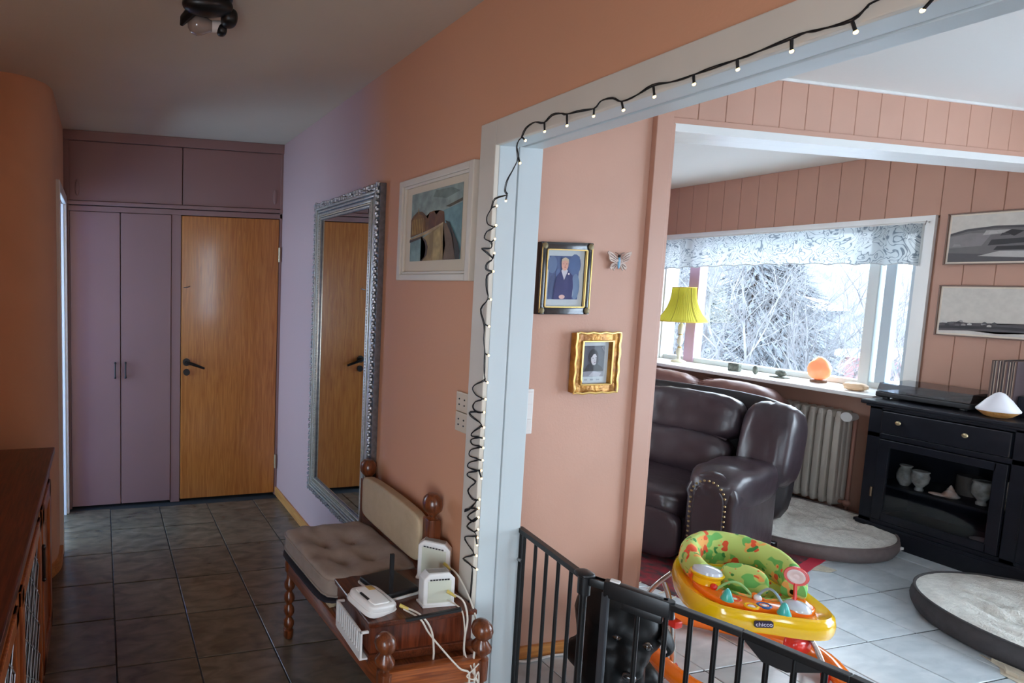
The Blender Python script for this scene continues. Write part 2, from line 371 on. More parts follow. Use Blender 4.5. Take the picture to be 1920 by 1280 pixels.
# ------------------------------------------------------------------ window
wnd = struct('window_1', MB().box(XF-.03, XF-.006, 2.60, 2.665, .896, 2.001).box(XF-.03, XF-.006, 4.40, 4.45, .896, 2.001).box(XF-.03, XF-.006, 2.60, 4.45, 2.001, 2.046)
       .box(XF-.005, XF+.139, 2.641, 2.664, .896, 1.999).box(XF-.005, XF+.139, 4.39, 4.419, .896, 1.999).box(XF-.005, XF+.139, 2.641, 4.419, 2.002, 2.029), WHITEP)
put('window_sill', MB().box(XF-.35, XF+.13, 2.63, 4.68, .868, .895, .006), WHITEP, wnd, False)
put('window_frame', MB().box(XF+.03, XF+.1, 2.66, 4.40, .895, .935, .004).box(XF+.03, XF+.1, 2.66, 4.40, 1.97, 2.0, .004).box(XF+.02, XF+.11, 2.868, 2.928, .84, 2.0, .006).box(XF+.03, XF+.1, 2.66, 2.685, .84, 2.0), mat('grey white window frame', (206, 212, 210), .4), wnd, False)
put('window_post', MB().box(XF+.02, XF+.11, 4.10, 4.19, .84, 2.0, .005), mat('lilac painted post', (190, 158, 178), .5), wnd, False)
put('opening_sash', MB().box(XF+.035, XF+.09, 2.79, 2.846, .86, 1.985, .005).box(XF+.035, XF+.09, 2.68, 2.715, .86, 1.985, .005).box(XF+.035, XF+.09, 2.70, 2.80, .86, .90, .004).box(XF+.035, XF+.09, 2.70, 2.80, 1.945, 1.985, .004),
    mat('blue grey sash', (176, 190, 198), .4), wnd, False, label='narrow opening sash at the right')
for a, b_ in ((2.715, 2.79), (2.928, 4.10), (4.19, 4.39)):
    put('pane', MB().box(XF+.066, XF+.070, a, b_, .87, 1.975), GLASS, wnd, False)
w2 = struct('window_2', MB().box(XF-.03, XF+.14, -1.25, -1.19, .1, 2.05, .004).box(XF-.03, XF+.14, 1.60, 1.65, .1, 2.05, .004).box(XF-.03, XF+.14, -1.25, 1.65, 2.0, 2.05, .004).box(XF-.02, XF+.14, -1.25, 1.65, .1, .14, .004).box(XF+.03, XF+.1, .17, .23, .12, 2.0, .004), WHITEP)
put('pane', MB().box(XF+.066, XF+.070, -1.2, 1.61, .13, 2.0), GLASS, w2, False)

# ------------------------------------------------------------------ hall end: cupboards and oak door
t = thing('built_in_cupboard', 'mauve painted built-in cupboard wall with two tall flat doors and loft doors above', 'cupboard', (.5, 3.98, 0))
put('frame', MB().box(-.235, -.20, 3.975, 4.06, 0, ZC).box(.464, .53, 3.972, 4.06, 0, 2.0, .003).box(1.226, XW0, 3.972, 4.06, 0, 2.45, .003)
    .box(-.235, XW0, 3.972, 4.06, 2.0, 2.035, .003).box(-.235, XW0, 3.966, 4.06, 2.04, 2.065, .004).box(-.235, XW0, 3.960, 4.06, 2.448, ZC, .004), MAUVE, t, False)
for i, (x0, x1, hxp) in enumerate(((-.198, .122, .088), (.128, .462, .156))):
    d = put('door', MB().box(x0, x1, 3.968, 3.990, .018, 1.997, .003), MAUVE, t, False)
    put('handle', MB().cyl((hxp, 3.945, .90), (hxp, 3.945, 1.0), .005).cyl((hxp, 3.945, .905), (hxp, 3.97, .905), .004).cyl((hxp, 3.945, .995), (hxp, 3.97, .995), .004).sph((hxp, 3.945, 1.0), .008, 6).sph((hxp, 3.945, .90), .008, 6), BLACKM, d, label='black bar handle')
for i, (x0, x1, px_) in enumerate(((-.2, .535, -.15), (.541, 1.228, 1.19))):
    d = put('loft_door', MB().box(x0, x1, 3.976, 3.996, 2.068, 2.446, .003), MAUVE, t, False)
    put('finger_pull', MB().puff((px_, 3.974, 2.15), (.014, .006, .05), 2.5, 6), MAUVE, d)
d1 = struct('door_1', MB().box(.534, 1.222, 3.970, 3.995, .02, 1.995, .003), OAKDOOR)
put('door_handle', MB().cyl((.571, 3.97, .996), (.571, 3.955, .996), .026, n=20).cyl((.571, 3.955, .996), (.571, 3.92, .996), .010)
    .tube([(.571, 3.922, .996), (.60, 3.915, .99), (.64, 3.917, .975), (.69, 3.925, .955)], [.011, .011, .010, .008], 8), BLACKM, d1, label='black lever handle')
put('lock_plate', MB().cyl((.572, 3.971, .925), (.572, 3.955, .925), .023, n=20), BLACKM, d1, label='round black keyhole plate')
put('coat_hook', MB().tube([(.55, 3.97, 1.51), (.575, 3.955, 1.513), (.59, 3.95, 1.52)], .003, 5), BLACKM, d1)
for z in (1.749, .255): put('hinge', MB().cyl((1.228, 3.966, z-.05), (1.228, 3.966, z+.05), .008), mat('brass hinge', (190, 170, 140), .35, .8), d1)

# ------------------------------------------------------------------ outside
SNOW = mat('snow', (235, 240, 248), .8)
struct('wooded_hill', MB().grid(lambda u, v: Vector((19+10*u, -10+40*v, -1+(2.1+3.2*max(0, min(1, (v*40-10-13)/6)) + .5*noise.noise(Vector((v*30, u*3, 0)))+.25*noise.noise(Vector((v*110, u*9, 2))))*sin(min(u*1.9, 1)*pi/2))), 24, 160), mat('wooded hillside', (66, 70, 76), .95, rgb2=(104, 110, 118), scale=1.5, detail=8), smooth=True)
struct('ground', MB().box(5.4, 120, -60, 120, -1.0, -.95).grid(lambda u, v: Vector((30+70*u, -40+150*v, -1+6.5*u**1.2+noise.noise(Vector((u*4, v*6, 0)))*2.0*u)), 20, 30), SNOW, smooth=True)
BRANCH = mat('frosty branch bark', (66, 66, 68), .9, rgb2=(108, 110, 114), scale=3)
def bush(x, y, z0, h, sp, n, label, seed, name='bare_bush', m=BRANCH):
    rnd = random.Random(seed); b = bmesh.new()
    def seg(p, q, r):
        d = (q-p).normalized(); u = d.orthogonal().normalized(); v = d.cross(u)
        A = [b.verts.new(p+(u*cos(2*pi*k/3)+v*sin(2*pi*k/3))*r) for k in range(3)]
        B = [b.verts.new(q+(u*cos(2*pi*k/3)+v*sin(2*pi*k/3))*r*.75) for k in range(3)]
        for k in range(3): b.faces.new((A[k], A[(k+1) % 3], B[(k+1) % 3], B[k]))
    def grow(p, d, L, r, depth):
        k = 4
        for i in range(k):
            d = (d+Vector((rnd.uniform(-.22, .22), rnd.uniform(-.22, .22), rnd.uniform(-.1, .16)))).normalized()
            q = p+d*L/k; seg(p, q, r); p = q; r *= .85
            if depth and i > 0:
                for _ in range(2 if depth > 1 else 2):
                    dd = (d+Vector((rnd.uniform(-.9, .9), rnd.uniform(-.9, .9), rnd.uniform(-.3, .7)))).normalized()
                    grow(p, dd, L*.55, r*.65, depth-1)
    for i in range(n):
        a = rnd.uniform(0, 2*pi); rr = sp*rnd.random()**.6*.35
        grow(Vector((x+rr*cos(a), y+rr*sin(a), z0)), Vector((cos(a)*.35*sp/h*2, sin(a)*.35*sp/h*2, 1)).normalized(), h*rnd.uniform(.6, .9), .022, 3)
    me = bpy.data.meshes.new(name); b.to_mesh(me); b.free(); me.materials.append(m)
    o = bpy.data.objects.new(name, me); COL.objects.link(o)
    me.transform(Matrix.Translation((-x, -y, -z0))); o.location = (x, y, z0)
    tags(o, label, 'bush')
bush(8.6, 7.5, -1, 3.3, 1.6, 10, 'bare bramble bush outside, behind the yellow lamp', 1)
bush(8.8, 6.4, -1, 3.2, 1.6, 10, 'bare bush outside the middle of the left half of the window', 2)
bush(10.0, 6.3, -1, 2.6, 1.6, 9, 'bare bush outside, behind the orange salt lamp', 3)
bush(9.6, 5.4, -1, 1.9, 1.4, 8, 'lower bare bush outside, seen by the window mullion', 4)
bush(10.4, 5.0, -1, 1.8, 1.2, 7, 'bare bush outside, seen through the narrow right sash', 5)
NEEDLE = mat('blue green needles', (54, 60, 66), .9, rgb2=(100, 108, 116), scale=2)
def spruce(x, y, z0, h, r, label, seed):
    rnd = random.Random(seed); t = thing('spruce_tree', label, 'tree', (x, y, z0), 0)
    put('trunk', MB().cyl((x, y, z0), (x, y, z0+h*.95), .14, .02, 7), mat('trunk bark', (70, 58, 50), .9), t)
    b = bmesh.new()
    for i in range(3200):
        f = rnd.random()**.8; z = z0+.1*h+f*h*.9; R = r*(1-f)+.05; a = rnd.uniform(0, 2*pi); rr = R*rnd.uniform(.2, 1)
        p = Vector((x+rr*cos(a), y+rr*sin(a), z)); d = Vector((cos(a), sin(a), -.25)).normalized(); s = Vector((-sin(a), cos(a), rnd.uniform(-.3, .3)))*.045
        q = p+d*.24
        b.faces.new([b.verts.new(p-s*.6), b.verts.new(q), b.verts.new(p+s*.6), b.verts.new(p-d*.2+Vector((0, 0, .06)))])
    me = bpy.data.meshes.new('needles'); b.to_mesh(me); b.free(); me.materials.append(NEEDLE); me.transform(Matrix.Translation((-x, -y, -z0)))
    o = bpy.data.objects.new('needles', me); COL.objects.link(o); o.parent = t; o['kind'] = 'stuff'
spruce(13.5, 11.2, -1, 4.2, 1.7, 'snowy spruce outside, above the lamp shade', 11)
spruce(15, 10.6, -1, 4.2, 1.8, 'snowy spruce outside, left of the open sky', 12)
spruce(15.5, 10.2, -1, 3.3, 1.8, 'snowy spruce outside, nearest the snowy roof', 13)
hs = thing('house', 'distant blue-grey house with a snowy roof outside the right part of the window', 'house', (24, 15.4, -1))
put('wall', MB().box(22, 27, 13.6, 17.2, -1, .9), mat('blue grey cladding', (120, 135, 155), .8), hs, False)
put('roof', MB().prism([(-2.2, 0), (2.2, 0), (0, 1.0)], 21.7, 27.3, Matrix(((0, 0, 1, 0), (1, 0, 0, 15.4), (0, 1, 0, .9), (0, 0, 0, 1)))), SNOW, hs, False)
for k in range(3): put('window', MB().box(21.95, 22.0, 14.1+k*1.1, 14.7+k*1.1, -.2, .6), mat('far pane', (60, 70, 85), .2), hs, False)
hs = thing('shed', 'low dark red shed outside, below the open sky by the window mullion', 'shed', (16, 8.4, -1))
put('wall', MB().box(15.5, 17, 7.6, 9.0, -1, .15), mat('faded red cladding', (140, 96, 100), .8), hs, False)
put('roof', MB().box(15.3, 17.2, 7.5, 9.1, .15, .3, .03), SNOW, hs, False)

# ------------------------------------------------------------------ hall objects
# ceiling lamp: black fitting with a clear bulb
t = thing('ceiling_lamp', 'black ceiling light fitting with one bare unlit bulb on hall ceiling', 'lamp', (.345, 1.98, ZC))
put('ceiling_plate', MB().lathe([(.001, -.03), (.07, -.03), (.085, -.02), (.09, 0)], (.345, 1.98, ZC)), BLACKM, t)
put('scroll_arm', MB().prism(ell(0, 0, .062, .05, 24), -.06, -.025, Matrix.Translation((.345, 1.985, ZC)), .01)
    .puff((.345, 1.97, ZC-.045), (.085, .045, .03), 2.2, 8)
    .tube([(.30, 2.0, ZC-.05), (.275, 2.03, ZC-.07), (.268, 2.045, ZC-.085)], [.02, .016, .006], 8)
    .puff((.425, 2.005, ZC-.062), (.028, .035, .028), 2.5, 6).puff((.408, 2.045, ZC-.085), (.018, .022, .02), 2.5, 6), BLACKM, t)
put('bulb_socket', MB().cyl((.375, 2.05, ZC-.075), (.405, 2.045, ZC-.075), .019, n=16), WHITEPL, t)
bulbm = mat('frosted bulb glass', (150, 138, 130), .12, spec=.8, coat=.6)
put('light_bulb', MB().lathe([(.016, 0), (.02, .012), (.031, .035), (.034, .055), (.028, .075), (.012, .086), (.001, .088)], (.378, 2.05, ZC-.075), 18, Matrix.Rotation(-pi/2, 4, 'Y')), bulbm, t)

# mirror
silver = mat('antique silver leaf', (196, 198, 202), .3, .7, var=.35, scale=50, bump=.5, bscale=90)
gilt = mat('pale silver bead', (226, 224, 212), .28, .6, var=.2, scale=60)
t = thing('wall_mirror', 'tall wall mirror in a carved silver frame on the hall wall', 'mirror', (XW0, 2.83, 1.17))
def ringframe(mb, x0, x1, y0, y1, z0, z1, wd, bev=.003):   # frame in plane X: x0..x1 depth
    mb.box(x0, x1, y0, y0+wd, z0, z1, bev).box(x0, x1, y1-wd, y1, z0, z1, bev)
    mb.box(x0, x1, y0+wd*.98, y1-wd*.98, z0, z0+wd, bev).box(x0, x1, y0+wd*.98, y1-wd*.98, z1-wd, z1, bev); return mb
MY0, MY1, MZ0, MZ1 = 2.425, 3.235, .32, 2.012
mb = MB(); ringframe(mb, 1.216, 1.245, MY0, MY1, MZ0, MZ1, .10)
put('frame', mb, mat('dark antique silver', (130, 132, 138), .4, .6, var=.3, scale=60), t)
for dep, off_, wd in ((.010, .028, .012), (.007, .046, .010), (.010, .064, .012), (.008, .088, .008)):
    mb = MB(); ringframe(mb, 1.216-dep, 1.219, MY0+off_, MY1-off_, MZ0+off_, MZ1-off_, wd, .003); put('moulding', mb, gilt, t)
mb = MB(); rnd = random.Random(3)
def carve(y, z): mb.sph((1.209, y+rnd.uniform(-.003, .003), z+rnd.uniform(-.003, .003)), (.009, rnd.uniform(.007, .012), rnd.uniform(.007, .012)), 3)
n = 62
for k in range(n):
    z = MZ0+.01+(MZ1-MZ0-.02)*k/(n-1)
    for y in (MY0+.009, MY0+.021, MY1-.009, MY1-.021): carve(y, z+(.01 if y in (MY0+.021, MY1-.021) else 0))
for k in range(30):
    y = MY0+.02+(MY1-MY0-.04)*k/29
    for z in (MZ0+.009, MZ0+.021, MZ1-.009, MZ1-.021): carve(y, z)
put('carving', mb, silver, t, kind='stuff')
mb = MB()
for k in range(110):
    z = MZ0+.085+(MZ1-MZ0-.17)*k/109
    mb.sph((1.211, MY0+.081, z), .005, 3).sph((1.211, MY1-.081, z), .005, 3)
for k in range(46):
    y = MY0+.085+(MY1-MY0-.17)*k/45
    mb.sph((1.211, y, MZ0+.081), .005, 3).sph((1.211, y, MZ1-.081), .005, 3)
put('bead_row', mb, gilt, t, kind='stuff')
mm = mat('mirror silvering', (225, 228, 228), .015, 1.0)
put('mirror_glass', MB().box(1.222, 1.226, MY0+.09, MY1-.09, MZ0+.09, MZ1-.09), mm, t, False)

# white framed landscape print
t = thing('framed_picture', 'white framed painting of a domed building on a sandy headland, on hall wall', 'picture', (XW0, 2.0, 1.78))
t.rotation_euler = (radians(-.4), 0, 0)
PY0, PY1, PZ0, PZ1 = 1.752, 2.252, 1.578, 1.985
mb = MB(); ringframe(mb, 1.214, 1.246, PY0, PY1, PZ0, PZ1, .026, .004); put('frame', mb, OFFW, t, False)
mb = MB(); ringframe(mb, 1.222, 1.246, PY0+.024, PY1-.024, PZ0+.024, PZ1-.024, .012, .003); put('inner_frame', mb, OFFW, t, False)
put('mount', MB().box(1.232, 1.240, PY0+.03, PY1-.03, PZ0+.03, PZ1-.03), mat('cream mount board', (214, 202, 180), .8), t, False)
# picture coordinates 0..1, x to the right as seen
AO = (1.2318, 2.172, 1.655); AU = (0, -.345, 0); AV = (0, 0, .268)
sky = (158, 172, 164)
shp = [([(0, .62), (.3, .72), (.6, .7), (1, .8), (1, 1), (0, 1)], (148, 164, 156)), ([(.45, .9), (.7, .84), (.95, .9), (.8, .97), (.5, .98)], (118, 132, 124)),
       ([(.66, .68), (1, .74), (1, 0), (.75, 0)], (118, 156, 160)), ([(.70, .73), (1, .80), (1, .76), (.78, .71)], (92, 82, 60)),
       ([(0, .0), (.32, 0), (.36, .18), (.3, .30), (0, .34)], (134, 162, 158)),
       ([(0, .36), (0, .62), (.05, .68), (.14, .73), (.24, .72), (.33, .64), (.36, .60), (.40, .69), (.48, .70), (.53, .64), (.6, .69), (.68, .66), (.70, .5), (.3, .42)], (118, 76, 38)),
       ([(.02, .38), (.02, .60), (.15, .70), (.26, .66), (.32, .58), (.32, .43)], (142, 98, 44)),
       ([(.15, .7), (.165, .8), (.18, .7)], (150, 120, 70)),
       ([(.38, .45), (.40, .66), (.47, .68), (.51, .6), (.51, .47)], (104, 60, 34)), ([(.54, .47), (.56, .65), (.62, .66), (.68, .62), (.69, .49)], (112, 68, 38)),
       ([(0, .34), (.34, .42), (.68, .52), (.68, .46), (.34, .38), (0, .30)], (186, 158, 116)),
       ([(.3, .34), (.68, .50), (.78, .42), (.88, .22), (.92, 0), (.25, 0), (.33, .10), (.36, .22)], (164, 136, 88)),
       ([(.50, .40), (.62, .46), (.66, .2), (.62, 0), (.50, 0)], (186, 160, 104)), ([(.68, .5), (.78, .5), (.95, .2), (.99, 0), (.70, 0), (.74, .2)], (112, 88, 66)),
       ([(.72, .54), (.80, .50), (.96, .22), (1, .1), (1, 0), (.93, 0), (.88, .25)], (58, 48, 40)), ([(0, .28), (.24, .33), (.33, .27), (.36, .16), (.33, .05), (.25, 0), (.29, 0), (.38, .08), (.4, .2), (.35, .3), (.25, .36), (0, .32)], (84, 58, 40))]
for k in range(7): shp.append(([(.05+.038*k, .40), (.055+.038*k, .62), (.065+.038*k, .62), (.062+.038*k, .40)], (196, 156, 80)))
printed('painting', t, AO, AU, AV, shp, [(0, 0), (1, 0), (1, 1), (0, 1)], sky, .38, 22)

# sockets and switch on the hall wall
t = thing('wall_socket', 'cream double wall socket plate with switches beside the opening casing', 'socket', (XW0, 1.78, 1.115))
for z0 in (1.046, 1.118):
    p_ = put('plate', MB().box(1.232, 1.246, 1.742, 1.812, z0, z0+.07, .004), mat('cream plastic', (206, 190, 166), .4), t, False)
    for (y, z) in ((.02, .025), (.05, .025), (.02, .045), (.05, .045)): put('socket_hole', MB().cyl((1.2325, 1.742+y, z0+z), (1.2305, 1.742+y, z0+z), .003, n=8), BLACKP, p_)

# string of fairy lights on the casing
CAB = [(0.30, 2.06), (0.40, 2.045), (0.52, 2.04), (0.62, 2.045), (0.718, 2.036), (0.732, 2.031), (0.75, 2.016), (0.79, 2.02), (0.816, 2.024), (0.838, 2.021), (0.895, 2.019), (0.931, 2.018), (0.981, 2.016), (1.018, 2.017), (1.069, 2.018), (1.111, 2.023), (1.147, 2.016), (1.193, 2.012), (1.219, 2.026), (1.253, 2.031), (1.274, 2.018), (1.325, 2.023), (1.364, 2.028), (1.385, 2.035), (1.417, 2.038), (1.446, 2.026), (1.483, 2.037), (1.518, 2.027), (1.534, 2.006),
(1.547, 2.0), (1.554, 1.982), (1.545, 1.949), (1.562, 1.922), (1.588, 1.888), (1.595, 1.858), (1.586, 1.845), (1.642, 1.838), (1.655, 1.814), (1.679, 1.786), (1.671, 1.761), (1.64, 1.75), (1.675, 1.739), (1.684, 1.716), (1.649, 1.704), (1.65, 1.684), (1.694, 1.683), (1.669, 1.672), (1.639, 1.65), (1.664, 1.634), (1.665, 1.617), (1.635, 1.609), (1.661, 1.594), (1.658, 1.553), (1.651, 1.521), (1.684, 1.484), (1.661, 1.437), (1.662, 1.389), (1.651, 1.342), (1.648, 1.288), (1.648, 1.271), (1.646, 1.253), (1.694, 1.231), (1.706, 1.213), (1.683, 1.196), (1.649, 1.192), (1.686, 1.176), (1.699, 1.154), (1.679, 1.143), (1.65, 1.147), (1.708, 1.133), (1.707, 1.123), (1.663, 1.111), (1.65, 1.099), (1.694, 1.068), (1.697, 1.054), (1.655, 1.06), (1.699, 1.042), (1.69, 1.026), (1.644, 1.031), (1.697, 1.007), (1.704, 0.983), (1.653, 0.985), (1.702, 0.961), (1.71, 0.942), (1.675, 0.943), (1.65, 0.95), (1.704, 0.925), (1.707, 0.91), (1.663, 0.908), (1.687, 0.883), (1.701, 0.859), (1.675, 0.843), (1.654, 0.846), (1.681, 0.808), (1.71, 0.785), (1.708, 0.794), (1.647, 0.818), (1.696, 0.774), (1.665, 0.767), (1.645, 0.787), (1.697, 0.739), (1.657, 0.734), (1.648, 0.722), (1.705, 0.696), (1.688, 0.676), (1.651, 0.657), (1.708, 0.618), (1.663, 0.612), (1.655, 0.579), (1.66, .5), (1.69, .4), (1.70, .2), (1.71, .02)]
BUL = [(0.40, 2.0), (.53, 1.998), (0.663, 1.996), (0.744, 1.996), (0.837, 1.999), (0.929, 1.998), (1.016, 1.997), (1.107, 1.998), (1.187, 1.99), (1.275, 1.999), (1.362, 1.997), (1.444, 2.001), (1.52, 1.993), (1.538, 1.931), (1.592, 1.827), (1.633, 1.816), (1.632, 1.755), (1.634, 1.712), (1.633, 1.667), (1.633, 1.609), (1.638, 1.519), (1.639, 1.432), (1.634, 1.338), (1.632, 1.249), (1.637, 1.193), (1.64, 1.149), (1.637, 1.099), (1.635, 1.063), (1.635, 1.031), (1.635, 0.989), (1.639, 0.953), (1.636, 0.927), (1.64, 0.854), (1.642, 0.823), (1.641, 0.792), (1.639, 0.751), (1.639, 0.722), (1.64, 0.696), (1.64, 0.659), (1.634, 0.614)]
t = thing('string_lights', 'black string of lit warm fairy lights looped along the white opening casing', 'string lights', (1.225, 1.66, 0))
# smooth the wire
def smooth(pts, k=4):
    out = []
    for i in range(len(pts)-1):
        p0 = pts[max(i-1, 0)]; p1 = pts[i]; p2 = pts[i+1]; p3 = pts[min(i+2, len(pts)-1)]
        for j in range(k):
            s = j/k; out.append(tuple(.5*((2*b)+(-a+c)*s+(2*a-5*b+4*c-d)*s*s+(-a+3*b-3*c+d)*s**3) for a, b, c, d in zip(p0, p1, p2, p3)))
    out.append(pts[-1]); return out
wire = smooth([(1.2215, y, z) for y, z in CAB], 3)
mb = MB().tube(wire, .0019, 5).tube([(p[0]-.002, p[1]+.003*sin(i*.7), p[2]+.003*cos(i*.7)) for i, p in enumerate(wire)], .0014, 4)
put('cable', mb, BLACKP, t)
glow = emit('warm led', (255, 214, 140), 5)
for (y, z) in BUL:
    q = min(CAB, key=lambda c: hypot(c[0]-y, c[1]-z))
    o = put('bulb', MB().sph((1.2225, y, z), (.003, .0036, .0036), 5), glow, t)
    if hypot(q[0]-y, q[1]-z) > .006: put('bulb_stem', MB().cyl((1.2215, q[0], q[1]), (1.2225, y, z), .0026, n=6), BLACKP, o)

# ------------------------------------------------------------------ oak sideboard on the left
OAK = wood('orange brown oak', (170, 92, 44), (116, 54, 24), 'z', .32, coat=.3)
OAKT = wood('dark red oak top', (96, 44, 26), (56, 22, 14), 'y', .3, scale=20, coat=.15)
t = thing('sideboard', 'red-brown oak sideboard with leaded glass doors along the left wall', 'sideboard', (-.42, 1.75, 0))
Y0, Y1 = .75, 2.53
put('body', MB().box(-.62, -.225, Y0+.02, Y1-.03, .0, .06).box(-.62, -.60, Y0+.02, Y1-.03, .06, .82).box(-.62, -.222, Y1-.055, Y1-.035, .06, .82).box(-.62, -.222, Y0+.02, Y0+.04, .06, .82).box(-.62, -.25, Y0+.02, Y1-.03, .06, .08).box(-.60, -.26, Y0+.02, Y1-.03, .44, .455), OAK, t, False)
put('top', MB().box(-.63, -.196, Y0, Y1, .822, .85, .004), OAKT, t, False)
put('cornice', MB().box(-.63, -.208, Y0+.01, Y1-.02, .80, .822, .004), OAK, t, False)
put('face_frame', MB().box(-.242, -.215, Y1-.075, Y1-.03, .06, .80, .003).box(-.242, -.215, Y0+.03, Y1-.03, .745, .80, .003).box(-.242, -.215, Y0+.03, Y1-.03, .06, .11, .003)
    .box(-.242, -.215, 2.06, 2.10, .1, .76, .003).box(-.242, -.215, 1.50, 1.55, .1, .76, .003).box(-.242, -.215, 1.02, 1.07, .1, .76, .003), OAK, t, False)
d = put('door', MB().box(-.232, -.218, 2.105, 2.452, .115, .74, .002).box(-.226, -.207, 2.11, 2.17, .115, .74, .004).box(-.226, -.207, 2.39, 2.448, .115, .74, .004).box(-.226, -.207, 2.11, 2.448, .68, .74, .004).box(-.226, -.207, 2.11, 2.448, .115, .18, .004), OAK, t, False)
put('ornate_hinge', MB().cyl((-.205, 2.1, .50), (-.205, 2.1, .60), .006).sph((-.205, 2.1, .61), .009, 5).sph((-.205, 2.1, .49), .009, 5).puff((-.203, 2.12, .55), (.004, .02, .014), 2, 4), mat('dark pewter', (60, 50, 48), .3, .8), d, label='dark ornate hinge')
lead = mat('lead came', (150, 150, 152), .35, .7)
for y0, y1 in ((1.555, 2.055), (1.075, 1.495)):
    d = put('door', MB().box(-.226, -.207, y0, y0+.045, .115, .74, .004).box(-.226, -.207, y1-.045, y1, .115, .74, .004).box(-.226, -.207, y0, y1, .695, .74, .004).box(-.226, -.207, y0, y1, .115, .16, .004), OAK, t, False)
    put('pane', MB().box(-.219, -.216, y0+.04, y1-.04, .155, .70), CABGLASS, d, False)
    mb = MB(); a0, a1, z0, z1 = y0+.045, y1-.045, .16, .695; nx, nz = 3, 5
    for i in range(nx+1):
        for j in range(nz+1):
            ya = a0+(a1-a0)*i/nx; za = z0+(z1-z0)*j/nz
            if i < nx and j < nz:
                yb_ = a0+(a1-a0)*(i+1)/nx; zb = z0+(z1-z0)*(j+1)/nz
                mb.cyl((-.214, ya, za), (-.214, yb_, zb), .0022, n=5).cyl((-.214, yb_, za), (-.214, ya, zb), .0022, n=5)
                mb.sph((-.214, (ya+yb_)/2, (za+zb)/2), .005, 4)
            if 0 < i < nx and j < nz: mb.cyl((-.214, ya, za), (-.214, ya, z0+(z1-z0)*(j+1)/nz), .0018, n=5)
    put('leading', mb, lead, d)

# ------------------------------------------------------------------ telephone bench
BZ = .36
t = thing('telephone_bench', 'turned-leg wooden bench with a beige padded backrest against the hall wall', 'bench', (1.0, 1.95, 0))
def turned(x, y, z0, z1, r, parent, name='leg', finial=0):
    prof = [(r*.6, z0), (r*.9, z0+.01), (r*.95, z0+.04)]
    z = z0+.045
    while z < z1-.05:
        prof += [(r*.55, z), (r*.95, z+.014), (r*1.05, z+.026), (r*.95, z+.038), (r*.55, z+.052)]; z += .058
    prof += [(r*.6, z1)]
    mb = MB().lathe(prof, (x, y, 0), 14)
    return put(name, mb, DKWOODZ, parent)
FL, FN, BN, BF, BM_ = (.795, 2.315), (.852, 1.555), (1.195, 1.555), (1.190, 2.395), (1.190, 1.862)
turned(*FL, 0, .30, .024, t); turned(*FN, 0, .30, .024, t); turned(*BN, 0, .30, .024, t); turned(*BF, 0, .30, .024, t)
def bar_(a, b, z0, z1, w_, mb, bev=.004):
    a = Vector((*a, 0)); b = Vector((*b, 0)); d = b-a; L = d.length; an = atan2(d.y, d.x)
    mb.box(0, L, -w_/2, w_/2, z0, z1, bev, 2, Matrix.Translation(a) @ Matrix.Rotation(an, 4, 'Z')); return mb
RW = wood('bench rail wood', (140, 74, 38), (92, 44, 20), 'y', .3, coat=.3)
mb = MB(); bar_(FL, FN, BZ-.065, BZ, .03, mb); bar_(FL, BF, BZ-.065, BZ, .03, mb); bar_(BN, BF, BZ-.065, BZ, .03, mb)
put('seat_rail', mb, RW, t)
put('end_rail', bar_(FN, BN, BZ-.07, BZ+.005, .03, MB()), wood('bench end wood', (168, 92, 44), (118, 58, 26), 'x', .3, coat=.3), t)
put('seat_board', MB().prism([(FL[0], FL[1]-.0), (BF[0], BF[1]-.03), (BN[0], BN[1]+.02), (FN[0], FN[1]+.02)], BZ-.04, BZ-.015), RW, t, False)
for (x, y) in (FN, BN):
    put('finial', MB().lathe([(.022, BZ-.07), (.024, BZ-.0), (.015, BZ+.005), (.016, BZ+.012), (.030, BZ+.028), (.031, BZ+.042), (.018, BZ+.060), (.017, BZ+.064), (.030, BZ+.078), (.034, BZ+.095), (.030, BZ+.112), (.016, BZ+.126), (.002, BZ+.13)], (x, y, 0), 18), DKWOODZ, t)
turned(FL[0], FL[1], .30, .37, .024, t, 'corner_block'); 
for (x, y, zz) in ((*BF, .70), (*BM_, .735)):
    put('back_post', MB().box(x-.024, x+.024, y-.024, y+.024, BZ, zz-.035, .004).lathe([(.02, zz-.035), (.012, zz-.028), (.016, zz-.02), (.034, zz), (.037, zz+.02), (.033, zz+.042), (.018, zz+.058), (.002, zz+.06)], (x, y, 0), 18), DKWOODZ, t)
def bk(q): return Vector((q.x, q.y, q.z+.10*(1-q.y*q.y)*(1 if q.z > 0 else .0)))
put('backrest', MB().puff((1.172, 2.128, .605), (.026, .245, .092), 8, 12, fn=bk), BEIGE, t, label='beige padded backrest')
put('back_rail', MB().box(1.165, 1.195, 1.87, 2.39, .46, .50, .004), DKWOOD, t)
for y in (2.34, 2.25): put('back_slat', MB().box(1.185, 1.195, y-.02, y+.02, .36, .53, .002), mat('pale pine', (206, 172, 118), .6), t, False)
put('seat_pad', MB().prism([(FL[0]-.015, 2.335), (1.165, 2.38), (1.18, 1.95), (FN[0]-.035, 1.92)], BZ, BZ+.045, None, .008), BEIGE, t, label='beige upholstered seat pad')
